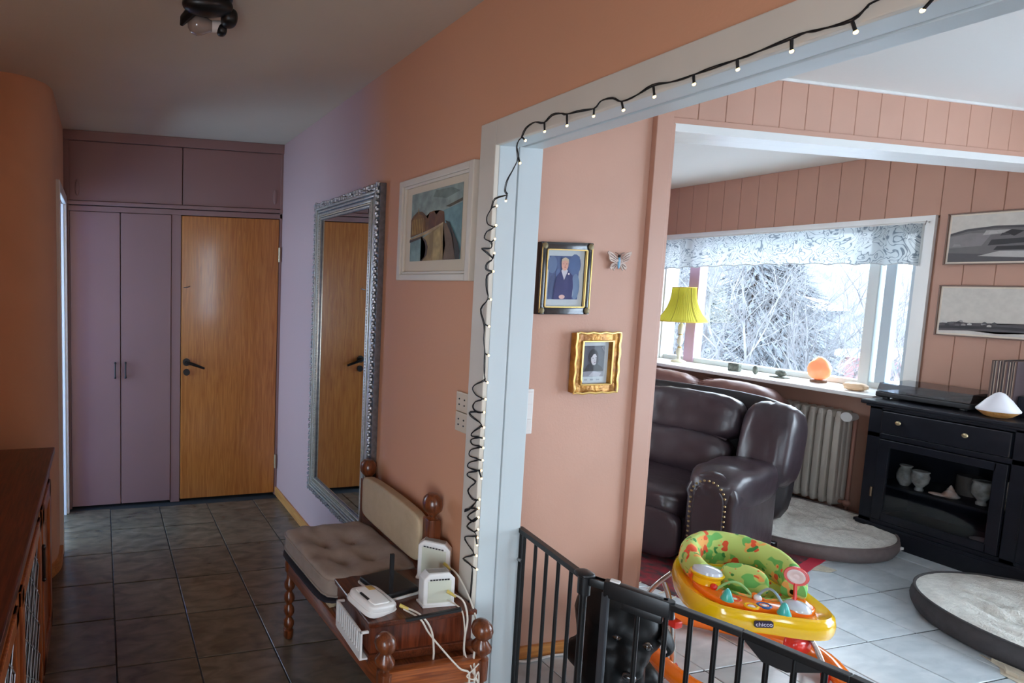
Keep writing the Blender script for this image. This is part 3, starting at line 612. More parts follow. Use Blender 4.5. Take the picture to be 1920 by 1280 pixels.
# tufted cushion
def tuft(q):
    z = q.z; b = 1.0
    for cx_ in (-.33, .33):
        for cy_ in (-.36, .36):
            dd = ((q.x-cx_)**2+(q.y-cy_)**2); b -= .8*math.exp(-dd*30) + .30*math.exp(-dd*6)
    b += .3*noise.noise(Vector((q.x*3, q.y*3, 1)))+.22
    return Vector((q.x, q.y, z*b if z > 0 else z))
CUSHM = mat('taupe cushion cloth', (158, 142, 130), .95, var=.1, scale=30, bump=.15, bscale=400)
t = thing('seat_cushion', 'thick taupe tufted cushion with grey sides lying on the bench seat', 'cushion', (.965, 2.10, BZ+.05), radians(-3))
put('cushion_body', MB().puff((.972, 2.122, BZ+.088), (.198, .225, .042), 9, 26, Matrix.Rotation(radians(4), 4, 'Z'), tuft), CUSHM, t)
def rect_(cx_, cy_, hx_, hy_, a, z, n=10, e=10):
    out = []
    for k in range(64):
        th = 2*pi*k/64; c, s_ = cos(th), sin(th); kk = (abs(c)**e+abs(s_)**e)**(1/e); x, y = c/kk*hx_, s_/kk*hy_
        out.append((cx_+x*cos(a)-y*sin(a), cy_+x*sin(a)+y*cos(a), z))
    return out
for dz in (.062, .118): put('piping', MB().tube(rect_(.972, 2.122, .199, .226, radians(4), BZ+dz), .0045, 6, True), CUSHM, t)
for cx_ in (-.33, .33):
    for cy_ in (-.36, .36): put('tuft_button', MB().sph((.972+.198*cx_, 2.122+.225*cy_, BZ+.096), (.010, .010, .005), 5), CUSHM, t)
single('folded_cloth', MB().puff((.965, 2.105, BZ+.049), (.212, .222, .007), 8, 10, Matrix.Rotation(radians(4), 4, 'Z'), lambda q: Vector((q.x+.02*noise.noise(q*3), q.y, q.z))), mat('dark navy cloth', (34, 30, 38), .9), 'thin dark cloth lying under the taupe bench cushion', 'cloth')

# wooden box on the bench
BX0, BX1, BY0, BY1, BZ1 = .822, 1.215, 1.612, 1.905, .488
t = thing('wooden_box', 'dark mahogany wooden box standing on the near end of bench', 'box', (1.02, 1.76, BZ))
put('box_body', MB().box(BX0+.012, BX1-.01, BY0+.01, BY1-.01, BZ+.004, BZ1-.012, .003), wood('box side wood', (112, 52, 28), (70, 28, 14), 'z', .28, coat=.3), t, False)
put('lid', MB().box(BX0, BX1, BY0-.004, BY1, BZ1-.018, BZ1, .006, 3), DKWOOD, t, False)
put('plinth', MB().box(BX0+.004, BX1-.004, BY0+.002, BY1-.004, BZ-.012, BZ+.018, .003), DKWOOD, t, False)
# white slotted basket hanging between box and rail
t = thing('plastic_basket', 'small white slotted plastic basket beside the wooden box', 'basket', (.80, 1.72, BZ))
mb = MB().box(.792, .799, 1.605, 1.80, BZ+.098, BZ+.106, .002).box(.792, .799, 1.61, 1.795, BZ+.012, BZ+.034, .002).box(.792, .821, 1.605, 1.613, BZ+.098, BZ+.106, .002).box(.792, .821, 1.792, 1.80, BZ+.098, BZ+.106, .002).box(.793, .821, 1.61, 1.795, BZ+.008, BZ+.014).box(.792, .799, 1.605, 1.613, BZ+.012, BZ+.1).box(.792, .799, 1.792, 1.80, BZ+.012, BZ+.1)
put('basket_frame', mb, WHITEPL, t, False)
for k in range(11):
    y = 1.622+.0165*k; put('basket_rib', MB().box(.793, .798, y-.0032, y+.0032, BZ+.03, BZ+.1, .001, 1), WHITEPL, t, False)
# white router standing
def modem(name, label, loc, rz, w_, h_, d_, tilt=0, extra=True):
    t = thing(name, label, 'router', loc, rz)
    def P(n_, mb, m, **k): return put(n_, mb, m, t, k.get('smooth', True), world=False, label=k.get('label'))
    P('casing', MB().prism([(-w_/2, .01), (-w_/2+.006, 0), (w_/2-.006, 0), (w_/2, .01), (w_/2, h_-.02), (w_/2-.02, h_), (-w_/2+.02, h_), (-w_/2, h_-.02)], -d_/2, d_/2, Matrix.Rotation(pi/2, 4, 'X'), .006, 3), WHITEPL)
    P('side_cover', MB().prism([(-w_/2+.014, .014), (w_/2-.014, .014), (w_/2-.014, h_-.024), (-w_/2+.014, h_-.024)], -d_/2-.0, d_/2+.002, Matrix.Rotation(pi/2, 4, 'X'), .003), mat('pale grey green plastic', (206, 208, 190), .3))
    mb = MB()
    for k in range(7): mb.box(-w_/2+.02+k*(w_-.04)/7, -w_/2+.02+(k+.72)*(w_-.04)/7, -d_/2-.0035, -d_/2-.0018, h_-.022, h_-.018)
    P('vent_slots', mb, BLACKP)
    P('base_lip', MB().box(-w_/2-.004, w_/2+.004, -d_/2-.004, d_/2+.004, 0, .008, .002), WHITEPL)
    P('top_grille', MB().box(-w_/2+.02, w_/2-.02, -d_/2+.008, d_/2-.008, h_-.002, h_+.001), mat('grey grille', (150, 148, 140), .5))
    return t
modem('router', 'smaller white upright router at the front of the box top', (1.098, 1.672, BZ1), radians(-4), .112, .115, .04)
modem('router', 'larger white upright router at the back of the box top', (1.178, 1.815, BZ1), radians(-42), .112, .148, .042)
# flat white router at the box corner
t = thing('access_point', 'flat white rounded access point with one black oblong, on the box corner', 'router', (.872, 1.70, BZ1), radians(18))
t.rotation_euler = (radians(8), radians(10), radians(20))
def PL(n_, mb, m, label=None, smooth=True): return put(n_, mb, m, t, smooth, world=False, label=label)
PL('casing', MB().puff((0, 0, .026), (.066, .060, .016), 5, 12), WHITEPL)
PL('top_panel', MB().puff((-.008, 0, .041), (.040, .046, .004), 8, 8), mat('white top panel', (236, 234, 230), .3))
for k in range(4): PL('ridge', MB().tube([(.036+.008*k, -.046+.003*k, .0425-.003*k), (.037+.008*k, 0, .044-.003*k), (.036+.008*k, .046-.003*k, .0425-.003*k)], .0012, 4), mat('ridge grey', (170, 168, 164), .4))
PL('black_oblong', MB().box(-.05, -.04, -.02, .02, .041, .046, .002), BLACKP)
PL('sticker', MB().box(.0, .03, .022, .044, .0445, .0462, .001), mat('tan sticker', (196, 160, 90), .5))
PL('base_plate', MB().puff((0, 0, .012), (.070, .062, .012), 6, 6), WHITEPL)
# black router with white trim and aerials
t = thing('aerial_router', 'flat black router with white edge and two black aerials on the box', 'router', (1.03, 1.80, BZ1), radians(12))
PL('casing', MB().box(-.12, .03, -.07, .075, .004, .028, .01, 3), BLACKP)
PL('white_edge', MB().box(-.123, .033, -.073, .078, .0, .010, .004), WHITEPL)
put('aerial', MB().prism([(-.006, 0), (.006, 0), (.007, .155), (-.007, .155)], -.004, .004, Matrix.Translation((.955, 1.72, BZ1+.01)) @ Matrix.Rotation(pi/2, 4, 'X')), BLACKP, t)
a = Vector((.945, 1.598, BZ1+.004)); b_ = Vector((1.075, 1.50, BZ1+.082))
put('aerial', MB().box(-.0065, .0065, -.0045, .0045, 0, (b_-a).length, .001, 1, Matrix.Translation(a) @ (b_-a).to_track_quat('Z', 'Y').to_matrix().to_4x4()), BLACKP, t, label='aerial leaning over the front edge')
# power and network cables
WC = mat('white cable', (214, 206, 192), .45)
def wire_(name, label, pts, r=.0032, m=WC, plug=None):
    t = thing(name, label, 'cable', pts[0])
    put('cable', MB().tube(smooth(pts, 6), r, 7), m, t)
    if plug:
        a = Vector(pts[0]); d = (Vector(pts[1])-a).normalized(); put('plug', MB().cyl(a-d*.004, a+d*.026, .0062, .005, n=8), mat('yellow plug', (214, 190, 96), .4), t, label='yellow plug')
Zt = BZ1
wire_('network_cable', 'white cable from the access point, hanging left over box front', [(.958, 1.655, Zt+.018), (1.0, 1.61, Zt+.010), (1.028, 1.585, Zt-.03), (1.037, 1.578, Zt-.10), (1.036, 1.575, Zt-.17), (1.05, 1.53, Zt-.24), (1.07, 1.50, .14), (1.10, 1.47, .02)], plug=True)
wire_('network_cable', 'white cable from the access point crossing towards the knot', [(.962, 1.645, Zt+.012), (.995, 1.60, Zt+.002), (1.02, 1.586, Zt-.04), (1.06, 1.572, Zt-.09), (1.10, 1.53, Zt-.135), (1.13, 1.52, Zt-.155), (1.10, 1.50, .24), (1.06, 1.49, .14), (1.04, 1.47, .02)])
wire_('network_cable', 'yellow-plugged white cable from the larger router, outermost of the tangle', [(1.185, 1.76, Zt+.085), (1.20, 1.70, Zt+.07), (1.205, 1.62, Zt+.0), (1.19, 1.572, Zt-.06), (1.165, 1.55, Zt-.12), (1.15, 1.52, Zt-.18), (1.12, 1.5, .2), (1.08, 1.46, .05)], plug=True)
wire_('network_cable', 'yellow-plugged white cable from the smaller router', [(1.122, 1.64, Zt+.055), (1.15, 1.60, Zt+.045), (1.158, 1.582, Zt-.01), (1.145, 1.574, Zt-.07), (1.145, 1.566, Zt-.13), (1.16, 1.52, Zt-.18), (1.19, 1.5, .2), (1.2, 1.47, .02)], plug=True)
wire_('power_cable', 'thin white power cable hanging beside the smaller router cable', [(1.124, 1.65, Zt+.022), (1.145, 1.60, Zt+.015), (1.148, 1.58, Zt-.04), (1.142, 1.566, Zt-.11), (1.15, 1.535, Zt-.15), (1.17, 1.50, .25), (1.15, 1.48, .1), (1.13, 1.45, .01)], .0025)
wire_('power_cable', 'thin grey-white cable knotted round the others at bench end', [(1.17, 1.53, Zt-.13), (1.14, 1.522, Zt-.145), (1.12, 1.518, Zt-.158), (1.14, 1.51, Zt-.165), (1.16, 1.515, Zt-.15), (1.15, 1.50, .24), (1.145, 1.49, .1), (1.2, 1.48, .01)], .0022)
wire_('floor_cable', 'white cable lying on the floor along the photo wall skirting', [(1.45, 1.94, .006), (1.653, 1.955, .006), (1.726, 1.943, .006), (1.843, 1.955, .006), (1.941, 1.945, .006), (2.012, 1.92, .006), (2.15, 1.90, .006)], .005, WHITEPL)

# ------------------------------------------------------------------ photo wall
def wallframe(name, label, cat, x0, x1, z0, z1, fw_, dep, m, parts):
    t = thing(name, label, cat, ((x0+x1)/2, YP, (z0+z1)/2))
    mb = MB(); y0, y1 = YP-dep, YP-.002
    mb.box(x0, x0+fw_, y0, y1, z0, z1, .005).box(x1-fw_, x1, y0, y1, z0, z1, .005).box(x0+fw_*.9, x1-fw_*.9, y0, y1, z0, z0+fw_, .005).box(x0+fw_*.9, x1-fw_*.9, y0, y1, z1-fw_, z1, .005)
    put('frame', mb, m, t); return t
gold = mat('gilt moulding', (196, 142, 62), .35, .45, rgb2=(140, 88, 34), scale=26, bump=.4, bscale=60)
goldhi = mat('bright gilt edge', (232, 192, 112), .3, .5)
blackf = mat('black lacquer frame', (26, 26, 28), .25, coat=.4)
mount = mat('pale mount board', (206, 214, 218), .7)
t = wallframe('photo_frame', 'black and gold framed colour photo of a person in a dark suit', 'photo frame', 1.672, 1.918, 1.452, 1.738, .030, .026, blackf, None)
mb = MB(); a, b_, c, d = 1.700, 1.890, 1.480, 1.710
mb.box(a, a+.004, YP-.029, YP-.02, c, d).box(b_-.004, b_, YP-.029, YP-.02, c, d).box(a, b_, YP-.029, YP-.02, c, c+.004).box(a, b_, YP-.029, YP-.02, d-.004, d)
mb.box(1.676, 1.679, YP-.028, YP-.02, 1.46, 1.73).box(1.910, 1.914, YP-.028, YP-.02, 1.46, 1.73)
put('gilt_line', mb, goldhi, t)
for x in (1.688, 1.902):
    for z in (1.468, 1.722): put('corner_ornament', MB().puff((x, YP-.028, z), (.013, .004, .013), 2, 4), mat('dull brass', (110, 96, 66), .4, .6), t)
put('mount', MB().box(1.70, 1.89, YP-.014, YP-.010, 1.48, 1.71), mount, t, False)
shp = [(ell(.2, .3, .2, .3), (58, 78, 120)), (ell(.85, .8, .2, .25), (78, 104, 150)), (ell(.1, .8, .16, .2), (98, 122, 160)), (ell(.9, .3, .14, .3), (110, 134, 168)), (ell(.75, .15, .1, .12), (150, 170, 190)), (ell(.3, .6, .08, .1), (84, 104, 150)),
       ([(.18, 0), (.20, .3), (.27, .55), (.40, .66), (.62, .66), (.78, .56), (.82, .3), (.80, .0)], (38, 40, 98)), ([(.40, .66), (.51, .45), (.62, .66), (.56, .72), (.46, .72)], (206, 200, 208)),
       (ell(.51, .80, .115, .135), (214, 160, 140)), ([(.38, .82), (.40, .93), (.51, .97), (.62, .93), (.64, .82), (.60, .88), (.51, .91), (.42, .88)], (196, 176, 150)),
       (ell(.46, .82, .014, .01, 8), (60, 50, 60)), (ell(.56, .82, .014, .01, 8), (60, 50, 60)), (ell(.51, .745, .03, .01, 8), (150, 70, 70)), (ell(.51, .785, .012, .018, 8), (190, 130, 110)),
       (ell(.64, .59, .03, .025, 8), (230, 220, 220)), (ell(.45, .06, .1, .05), (222, 176, 166))]
printed('photograph', t, (1.722, YP-.0142, 1.512), (.142, 0, 0), (0, 0, .172), shp, [(0, 0), (1, 0), (1, 1), (0, 1)], (70, 92, 136))
put('pane', MB().box(1.70, 1.89, YP-.018, YP-.016, 1.48, 1.71), GLASS, t, False)
t = wallframe('photo_frame', 'ornate gold framed black and white portrait of a dark-haired person', 'photo frame', 1.860, 2.072, 1.132, 1.378, .036, .030, gold, None)
for k, (a, b_, c, d) in enumerate(((1.86, 2.072, 1.132, 1.378), (1.893, 2.040, 1.166, 1.344))):
    mb = MB(); y0 = YP-.034
    pts = []
    for (p, q) in (((a, c), (b_, c)), ((b_, c), (b_, d)), ((b_, d), (a, d)), ((a, d), (a, c))):
        for i in range(14):
            s_ = i/14; wv = .0022*sin(s_*pi*7)*(1-k)
            x = p[0]+(q[0]-p[0])*s_; z = p[1]+(q[1]-p[1])*s_
            pts.append((x+(wv if p[0] == q[0] else 0), y0, z+(wv if p[1] == q[1] else 0)))
    mb.tube(pts, .0045-.001*k, 6, True); put('gilt_bead', mb, goldhi, t)
put('mount', MB().box(1.896, 2.036, YP-.014, YP-.010, 1.168, 1.342), mount, t, False)
shp = [([(0, 0), (1, 0), (1, .2), (0, .16)], (150, 150, 160)), ([(.3, .02), (.5, .18), (.9, .12), (.8, 0)], (196, 196, 204)), ([(.06, .18), (.2, .38), (.38, .44), (.68, .42), (.9, .3), (.98, .17)], (36, 34, 40)),
       (ell(.46, .64, .24, .26), (34, 32, 38)), (ell(.5, .56, .145, .19, 16, .15), (212, 208, 212)), ([(.32, .66), (.36, .82), (.5, .86), (.62, .80), (.66, .62), (.58, .74), (.46, .72), (.38, .62)], (40, 38, 44)), ([(.62, .75), (.72, .5), (.66, .36), (.6, .44)], (44, 42, 50)),
       (ell(.44, .60, .03, .014, 8), (50, 46, 54)), (ell(.58, .61, .03, .014, 8), (50, 46, 54)), (ell(.52, .53, .014, .03, 8), (170, 166, 170)), (ell(.53, .46, .035, .014, 8), (96, 70, 80)), ([(.8, .95), (.95, .8), (.95, .85), (.86, .96)], (150, 150, 158))]
printed('photograph', t, (1.914, YP-.0142, 1.196), (.104, 0, 0), (0, 0, .128), shp, [(0, 0), (1, 0), (1, 1), (0, 1)], (84, 86, 98))
for k in range(3): put('inscription', MB().box(1.925+.03*k, 1.94+.03*k, YP-.0146, YP-.0142, 1.180, 1.186), mat('pencil grey', (160, 170, 180), .6), t, False)
put('pane', MB().box(1.896, 2.036, YP-.018, YP-.016, 1.168, 1.342), GLASS, t, False)
# butterfly ornament
t = thing('butterfly_ornament', 'small cut-out butterfly wall ornament with a light blue body', 'ornament', (2.055, YP, 1.668))
bfm = mat('cream cut paper', (214, 196, 182), .6, rgb2=(180, 150, 134), scale=30)
Mx = Matrix(((1, 0, 0, 2.055), (0, 0, 1, YP-.004), (0, 1, 0, 1.668), (0, 0, 0, 1)))
up = [(0, .0), (.008, .012), (.030, .032), (.056, .042), (.060, .034), (.052, .022), (.050, .010), (.040, .0), (.020, -.004)]
lo = [(0, -.004), (.020, -.004), (.036, -.010), (.042, -.024), (.036, -.034), (.028, -.026), (.022, -.036), (.012, -.024)]
for s_ in (1, -1):
    put('wing', MB().prism([(x*s_, y) for x, y in up], -.014, -.011, Mx).prism([(x*s_, y) for x, y in lo], -.012, -.009, Mx), bfm, t, False)
    mb = MB()
    for (p, q) in (((.010, .010), (.046, .032)), ((.016, .006), (.048, .022)), ((.018, .0), (.044, .010)), ((.016, -.010), (.034, -.022)), ((.012, -.012), (.024, -.03))):
        mb.cyl(Mx @ Vector((p[0]*s_, p[1], -.0145)), Mx @ Vector((q[0]*s_, q[1], -.0145)), .0011, n=5)
    put('wing_vein', mb, mat('brown vein', (110, 80, 70), .6), t)
put('body', MB().puff((2.055, YP-.016, 1.664), (.006, .004, .026), 2, 5), mat('light blue body', (120, 176, 206), .4), t, label='light blue body')
put('head', MB().sph((2.055, YP-.016, 1.690), .006, 5).tube([(2.055, YP-.016, 1.692), (2.068, YP-.017, 1.702), (2.078, YP-.017, 1.704)], .001, 4).tube([(2.055, YP-.016, 1.692), (2.042, YP-.017, 1.702), (2.032, YP-.017, 1.704)], .001, 4), mat('dark head', (50, 44, 46), .5), t)
t = thing('wall_intercom', 'white wall switch panel on photo wall, half hidden by the door jamb', 'switch', (1.655, YP, 1.06))
put('plate', MB().box(1.62, 1.69, YP-.014, YP, .968, 1.152, .004), WHITEPL, t, False)
put('rocker', MB().box(1.632, 1.684, YP-.018, YP-.012, 1.09, 1.14, .003), WHITEPL, t, False)
put('rocker', MB().box(1.632, 1.684, YP-.018, YP-.012, .98, 1.03, .003), WHITEPL, t, False)

# ------------------------------------------------------------------ window things
def lacemat():
    m = bpy.data.materials.new('white lace'); m.use_nodes = True; nt = m.node_tree; nt.nodes.remove(nt.nodes['Principled BSDF']); o = nt.nodes['Material Output']
    tc = nt.nodes.new('ShaderNodeTexCoord'); mp = nt.nodes.new('ShaderNodeMapping'); mp.inputs['Scale'].default_value = (1, 10, 10); nt.links.new(tc.outputs['Object'], mp.inputs[0])
    n = nt.nodes.new('ShaderNodeTexNoise'); n.inputs['Scale'].default_value = .75; n.inputs['Detail'].default_value = 1.5; n.inputs['Distortion'].default_value = 1.8; nt.links.new(mp.outputs[0], n.inputs['Vector'])
    mu = nt.nodes.new('ShaderNodeMath'); mu.operation = 'MULTIPLY'; mu.inputs[1].default_value = 30; nt.links.new(n.outputs[0], mu.inputs[0])
    si = nt.nodes.new('ShaderNodeMath'); si.operation = 'SINE'; nt.links.new(mu.outputs[0], si.inputs[0])
    ab = nt.nodes.new('ShaderNodeMath'); ab.operation = 'ABSOLUTE'; nt.links.new(si.outputs[0], ab.inputs[0])
    r = nt.nodes.new('ShaderNodeMapRange'); r.inputs[1].default_value = .22; r.inputs[2].default_value = .5; nt.links.new(ab.outputs[0], r.inputs[0])
    v = nt.nodes.new('ShaderNodeTexVoronoi'); v.inputs['Scale'].default_value = 1.1; nt.links.new(mp.outputs[0], v.inputs['Vector'])
    r2 = nt.nodes.new('ShaderNodeMapRange'); r2.inputs[1].default_value = .10; r2.inputs[2].default_value = .16; nt.links.new(v.outputs['Distance'], r2.inputs[0])
    mn = nt.nodes.new('ShaderNodeMath'); mn.operation = 'MINIMUM'; nt.links.new(r.outputs[0], mn.inputs[0]); nt.links.new(r2.outputs[0], mn.inputs[1])
    cm = nt.nodes.new('ShaderNodeMix'); cm.data_type = 'RGBA'; cm.inputs[6].default_value = srgb((112, 120, 126)); cm.inputs[7].default_value = srgb((176, 180, 180)); nt.links.new(mn.outputs[0], cm.inputs[0])
    d = nt.nodes.new('ShaderNodeBsdfDiffuse'); tr = nt.nodes.new('ShaderNodeBsdfTranslucent'); nt.links.new(cm.outputs[2], d.inputs[0]); nt.links.new(cm.outputs[2], tr.inputs[0])
    a = nt.nodes.new('ShaderNodeMixShader'); a.inputs[0].default_value = .35; nt.links.new(d.outputs[0], a.inputs[1]); nt.links.new(tr.outputs[0], a.inputs[2])
    tp = nt.nodes.new('ShaderNodeBsdfTransparent'); b = nt.nodes.new('ShaderNodeMixShader')
    al = nt.nodes.new('ShaderNodeMapRange'); al.inputs[3].default_value = 1.0; al.inputs[4].default_value = .97; nt.links.new(mn.outputs[0], al.inputs[0])
    nt.links.new(al.outputs[0], b.inputs[0]); nt.links.new(tp.outputs[0], b.inputs[1]); nt.links.new(a.outputs[0], b.inputs[2]); nt.links.new(b.outputs[0], o.inputs[0])
    return m
t = thing('lace_valance', 'white patterned lace valance across the top of the living room window', 'curtain', (5.10, 3.53, 2.0))
def vf(u, v):
    y = 4.405-u*1.755; sc_ = .012*abs(sin(u*pi*11)); return Vector((5.105+.006*sin(u*95)+.003*sin(u*37), y, 2.0-v*(.272-.02*sin(u*3.1)-sc_)))
put('lace', MB().grid(vf, 220, 10), lacemat(), t)
put('curtain_rod', MB().cyl((5.105, 2.62, 2.003), (5.105, 4.43, 2.003), .006), WHITEP, t)
put('scalloped_hem', MB().tube([vf(k/220, 1) for k in range(221)], .0035, 5), mat('lace edge', (186, 190, 192), .8), t)
put('rod_hook', MB().tube([(5.14, 2.635, 2.0), (5.10, 2.63, 2.012), (5.095, 2.632, 1.985)], .0015, 5), BLACKM, t)

# table lamp
t = thing('table_lamp', 'table lamp with a yellow bell shade and turned cream base on windowsill', 'lamp', (5.05, 4.13, .895))
lm = mat('cream onyx', (214, 208, 184), .3)
LXY = (5.05, 4.13)
put('base', MB().lathe([(.055, 0), (.058, .006), (.052, .014), (.03, .022), (.014, .032), (.012, .05)], (*LXY, .895)), lm, t)
put('stem', MB().lathe([(.012, .05), (.022, .07), (.026, .10), (.015, .13), (.010, .15), (.020, .17), (.024, .20), (.012, .24), (.018, .26), (.024, .30), (.020, .335), (.009, .35), (.006, .385)], (*LXY, .895)), lm, t)
for zc in (.13, .245): put('brass_collar', MB().lathe([(.016, zc), (.018, zc+.005), (.016, zc+.01)], (*LXY, .895)), mat('brass', (170, 140, 70), .3, .9), t)
shade = [(.183, 1.262), (.178, 1.275), (.140, 1.33), (.112, 1.39), (.095, 1.45), (.088, 1.50), (.085, 1.565)]
ym = bpy.data.materials.new('yellow pleated shade'); ym.use_nodes = True; nt = ym.node_tree; b = nt.nodes['Principled BSDF']; b.inputs['Base Color'].default_value = srgb((180, 168, 56)); b.inputs['Roughness'].default_value = .8
tr = nt.nodes.new('ShaderNodeBsdfTranslucent'); tr.inputs[0].default_value = srgb((180, 170, 60)); mx = nt.nodes.new('ShaderNodeMixShader'); mx.inputs[0].default_value = .4
nt.links.new(b.outputs[0], mx.inputs[1]); nt.links.new(tr.outputs[0], mx.inputs[2]); nt.links.new(mx.outputs[0], nt.nodes['Material Output'].inputs[0])
def sf(u, v):
    i = v*(len(shade)-1); k = min(int(i), len(shade)-2); f = i-k; r = shade[k][0]*(1-f)+shade[k+1][0]*f; z = shade[k][1]*(1-f)+shade[k+1][1]*f
    r += .0016*sin(u*2*pi*60); return Vector((LXY[0]+r*cos(2*pi*u), LXY[1]+r*sin(2*pi*u), z))
sh = put('lamp_shade', MB().grid(sf, 240, 14, True), ym, t)
put('shade_trim', MB().tube([(LXY[0]+.184*cos(a_), LXY[1]+.184*sin(a_), 1.264) for a_ in [2*pi*k/48 for k in range(48)]], .005, 6, True).tube([(LXY[0]+.086*cos(a_), LXY[1]+.086*sin(a_), 1.564) for a_ in [2*pi*k/36 for k in range(36)]], .004, 6, True), mat('ochre braid', (190, 164, 60), .8), sh)
for k in range(6):
    a_ = pi*k/3+.25; put('shade_rib', MB().tube([(LXY[0]+(r+.002)*cos(a_), LXY[1]+(r+.002)*sin(a_), z) for r, z in shade], .0016, 4), mat('shade rib', (120, 104, 40), .8), sh)

# salt lamp, stones, bowl
def rock(name, label, cat, c, h, seed, m, e=2.4, parts=None, top=.0):
    def f(q):
        k = 1+.16*noise.noise(q*2.1+Vector((seed, 0, 0)))+.07*noise.noise(q*5+Vector((0, seed, 0)))
        tp = 1-top*max(q.z, 0)
        return Vector((q.x*k*tp, q.y*k*tp, q.z*(1+.08*noise.noise(q*3+Vector((seed,)*3)))))
    return MB().puff((c[0], c[1], c[2]+h[2]), h, e, 7, None, f)
salt = bpy.data.materials.new('orange rock salt'); salt.use_nodes = True; b = salt.node_tree.nodes['Principled BSDF']
b.inputs['Base Color'].default_value = srgb((252, 176, 130)); b.inputs['Roughness'].default_value = .45
b.inputs['Subsurface Weight'].default_value = .8; b.inputs['Subsurface Radius'].default_value = (.08, .03, .015); b.inputs['Subsurface Scale'].default_value = 1
b.inputs['Emission Color'].default_value = srgb((255, 120, 50)); b.inputs['Emission Strength'].default_value = .3
t = thing('salt_lamp', 'glowing orange rock salt lamp on the windowsill', 'lamp', (5.07, 3.09, .895))
put('salt_block', rock('', '', '', (5.07, 3.09, .912), (.060, .064, .085), 3, None, 2.2, top=.38), salt, t)
put('wood_foot', MB().lathe([(.045, 0), (.047, .004), (.044, .018)], (5.07, 3.09, .895)), mat('salt lamp foot', (120, 84, 60), .5), t)
single('candle_holder', rock('', '', '', (4.93, 2.795, .895), (.045, .056, .026), 9, None, 3), mat('pale salt', (240, 204, 166), .5), 'low pale peach salt candle holder at the right end of windowsill', 'candle holder', loc=(4.93, 2.795, .895))
stone = mat('grey green stone', (120, 124, 112), .7, rgb2=(70, 74, 68), scale=40)
single('decor_stone', MB().box(4.985, 5.02, 3.575, 3.66, .895, .96, .008, 2), stone, 'square grey stone block, the leftmost stone on windowsill', 'stone', loc=(5.0, 3.62, .895))
single('decor_stone', rock('', '', '', (4.99, 3.455, .895), (.014, .017, .034), 5, None, 2.3), stone, 'small upright pointed stone, the middle one on windowsill', 'stone', loc=(4.99, 3.455, .895))
single('decor_stone', rock('', '', '', (5.0, 3.285, .905), (.03, .036, .026), 12, None, 1.8).box(4.965, 5.03, 3.24, 3.34, .895, .905, .003), stone, 'rough mossy stone on a flat base, left of the salt lamp', 'stone', loc=(5.0, 3.285, .895))

# ------------------------------------------------------------------ far wall pictures
def bwpic(label, y1, z0, z1, shp, tilt):
    y0 = y1-.66; t = thing('wall_print', label, 'picture', (5.138, (y0+y1)/2, (z0+z1)/2))
    t.rotation_euler = (radians(tilt), 0, 0)
    mb = MB(); 
    for a in ((y0, y0+.008, z0, z1), (y1-.008, y1, z0, z1), (y0, y1, z0, z0+.008), (y0, y1, z1-.008, z1)): mb.box(5.116, 5.137, *a, .002)
    put('frame', mb, mat('thin brown frame', (110, 78, 62), .4), t, False)
    put('margin', MB().box(5.124, 5.130, y0+.004, y1-.004, z0+.004, z1-.004), mat('cream margin', (226, 214, 196), .7), t, False)
    printed('print', t, (5.1235, y1-.018, z0+.018), (0, -(.66-.036), 0), (0, 0, z1-z0-.036), shp, [(0, 0), (1, 0), (1, 1), (0, 1)], (206, 200, 190))
    return t
rnd = random.Random(5)
s1 = [([(0, .62), (.1, .70), (.25, .74), (.6, .72), (1, .78), (1, .0), (0, .0)], (110, 106, 106)), ([(0, .62), (.12, .71), (.3, .75), (.6, .73), (.6, .68), (.3, .70), (.12, .66), (0, .57)], (74, 72, 74)),
      ([(0, .3), (.22, .34), (.28, .6), (.14, .62), (0, .55)], (134, 130, 130)), ([(0, .0), (1, 0), (1, .18), (.5, .12), (0, .20)], (84, 82, 84)), ([(.2, .12), (.34, .22), (.7, .20), (.95, .10), (.6, .06)], (186, 182, 178)),
      ([(.26, .34), (.5, .38), (.5, .48), (.28, .46)], (52, 50, 52)), ([(.30, .24), (.52, .24), (.52, .32), (.32, .32)], (46, 44, 46)), ([(.5, .3), (.8, .34), (.84, .62), (.6, .66), (.5, .5)], (164, 160, 156)), ([(.22, .56), (.34, .58), (.40, .66), (.24, .66)], (176, 172, 168)),
      ([(.36, .6), (.42, .52), (.48, .62), (.40, .66)], (40, 38, 40)), ([(.54, .18), (.62, .16), (.64, .28), (.56, .3)], (60, 58, 60))]
for k in range(14):
    x = rnd.random()*.9; y = rnd.uniform(.1, .6); s1.append(([(x, y), (x+.06, y+.01), (x+.05, y+.05), (x+.01, y+.06)], rnd.choice([(150, 146, 144), (66, 64, 66), (190, 186, 182)])))
bwpic('upper black and white landscape photograph on the board wall', 2.543, 1.73, 2.045, s1, .5)
s2 = [([(0, .22), (.1, .26), (.2, .25), (.4, .24), (.6, .28), (1, .26), (1, .06), (0, .04)], (84, 80, 82)), ([(0, 0), (1, 0), (1, .06), (.7, .10), (.4, .04), (.2, .08), (0, .05)], (210, 204, 196)), ([(.0, .10), (.4, .14), (.9, .10), (.9, .17), (.4, .20), (0, .16)], (52, 50, 54))]
for k in range(30):
    x = rnd.random()*.95; y = rnd.uniform(.14, .26); s2.append(([(x, y), (x+.03, y), (x+.03, y+.03), (x+.015, y+.05), (x, y+.03)], rnd.choice([(150, 146, 144), (56, 54, 58), (196, 192, 188), (100, 98, 100)])))
bwpic('lower black and white town panorama photograph on board wall', 2.545, 1.292, 1.606, s2, -.3)

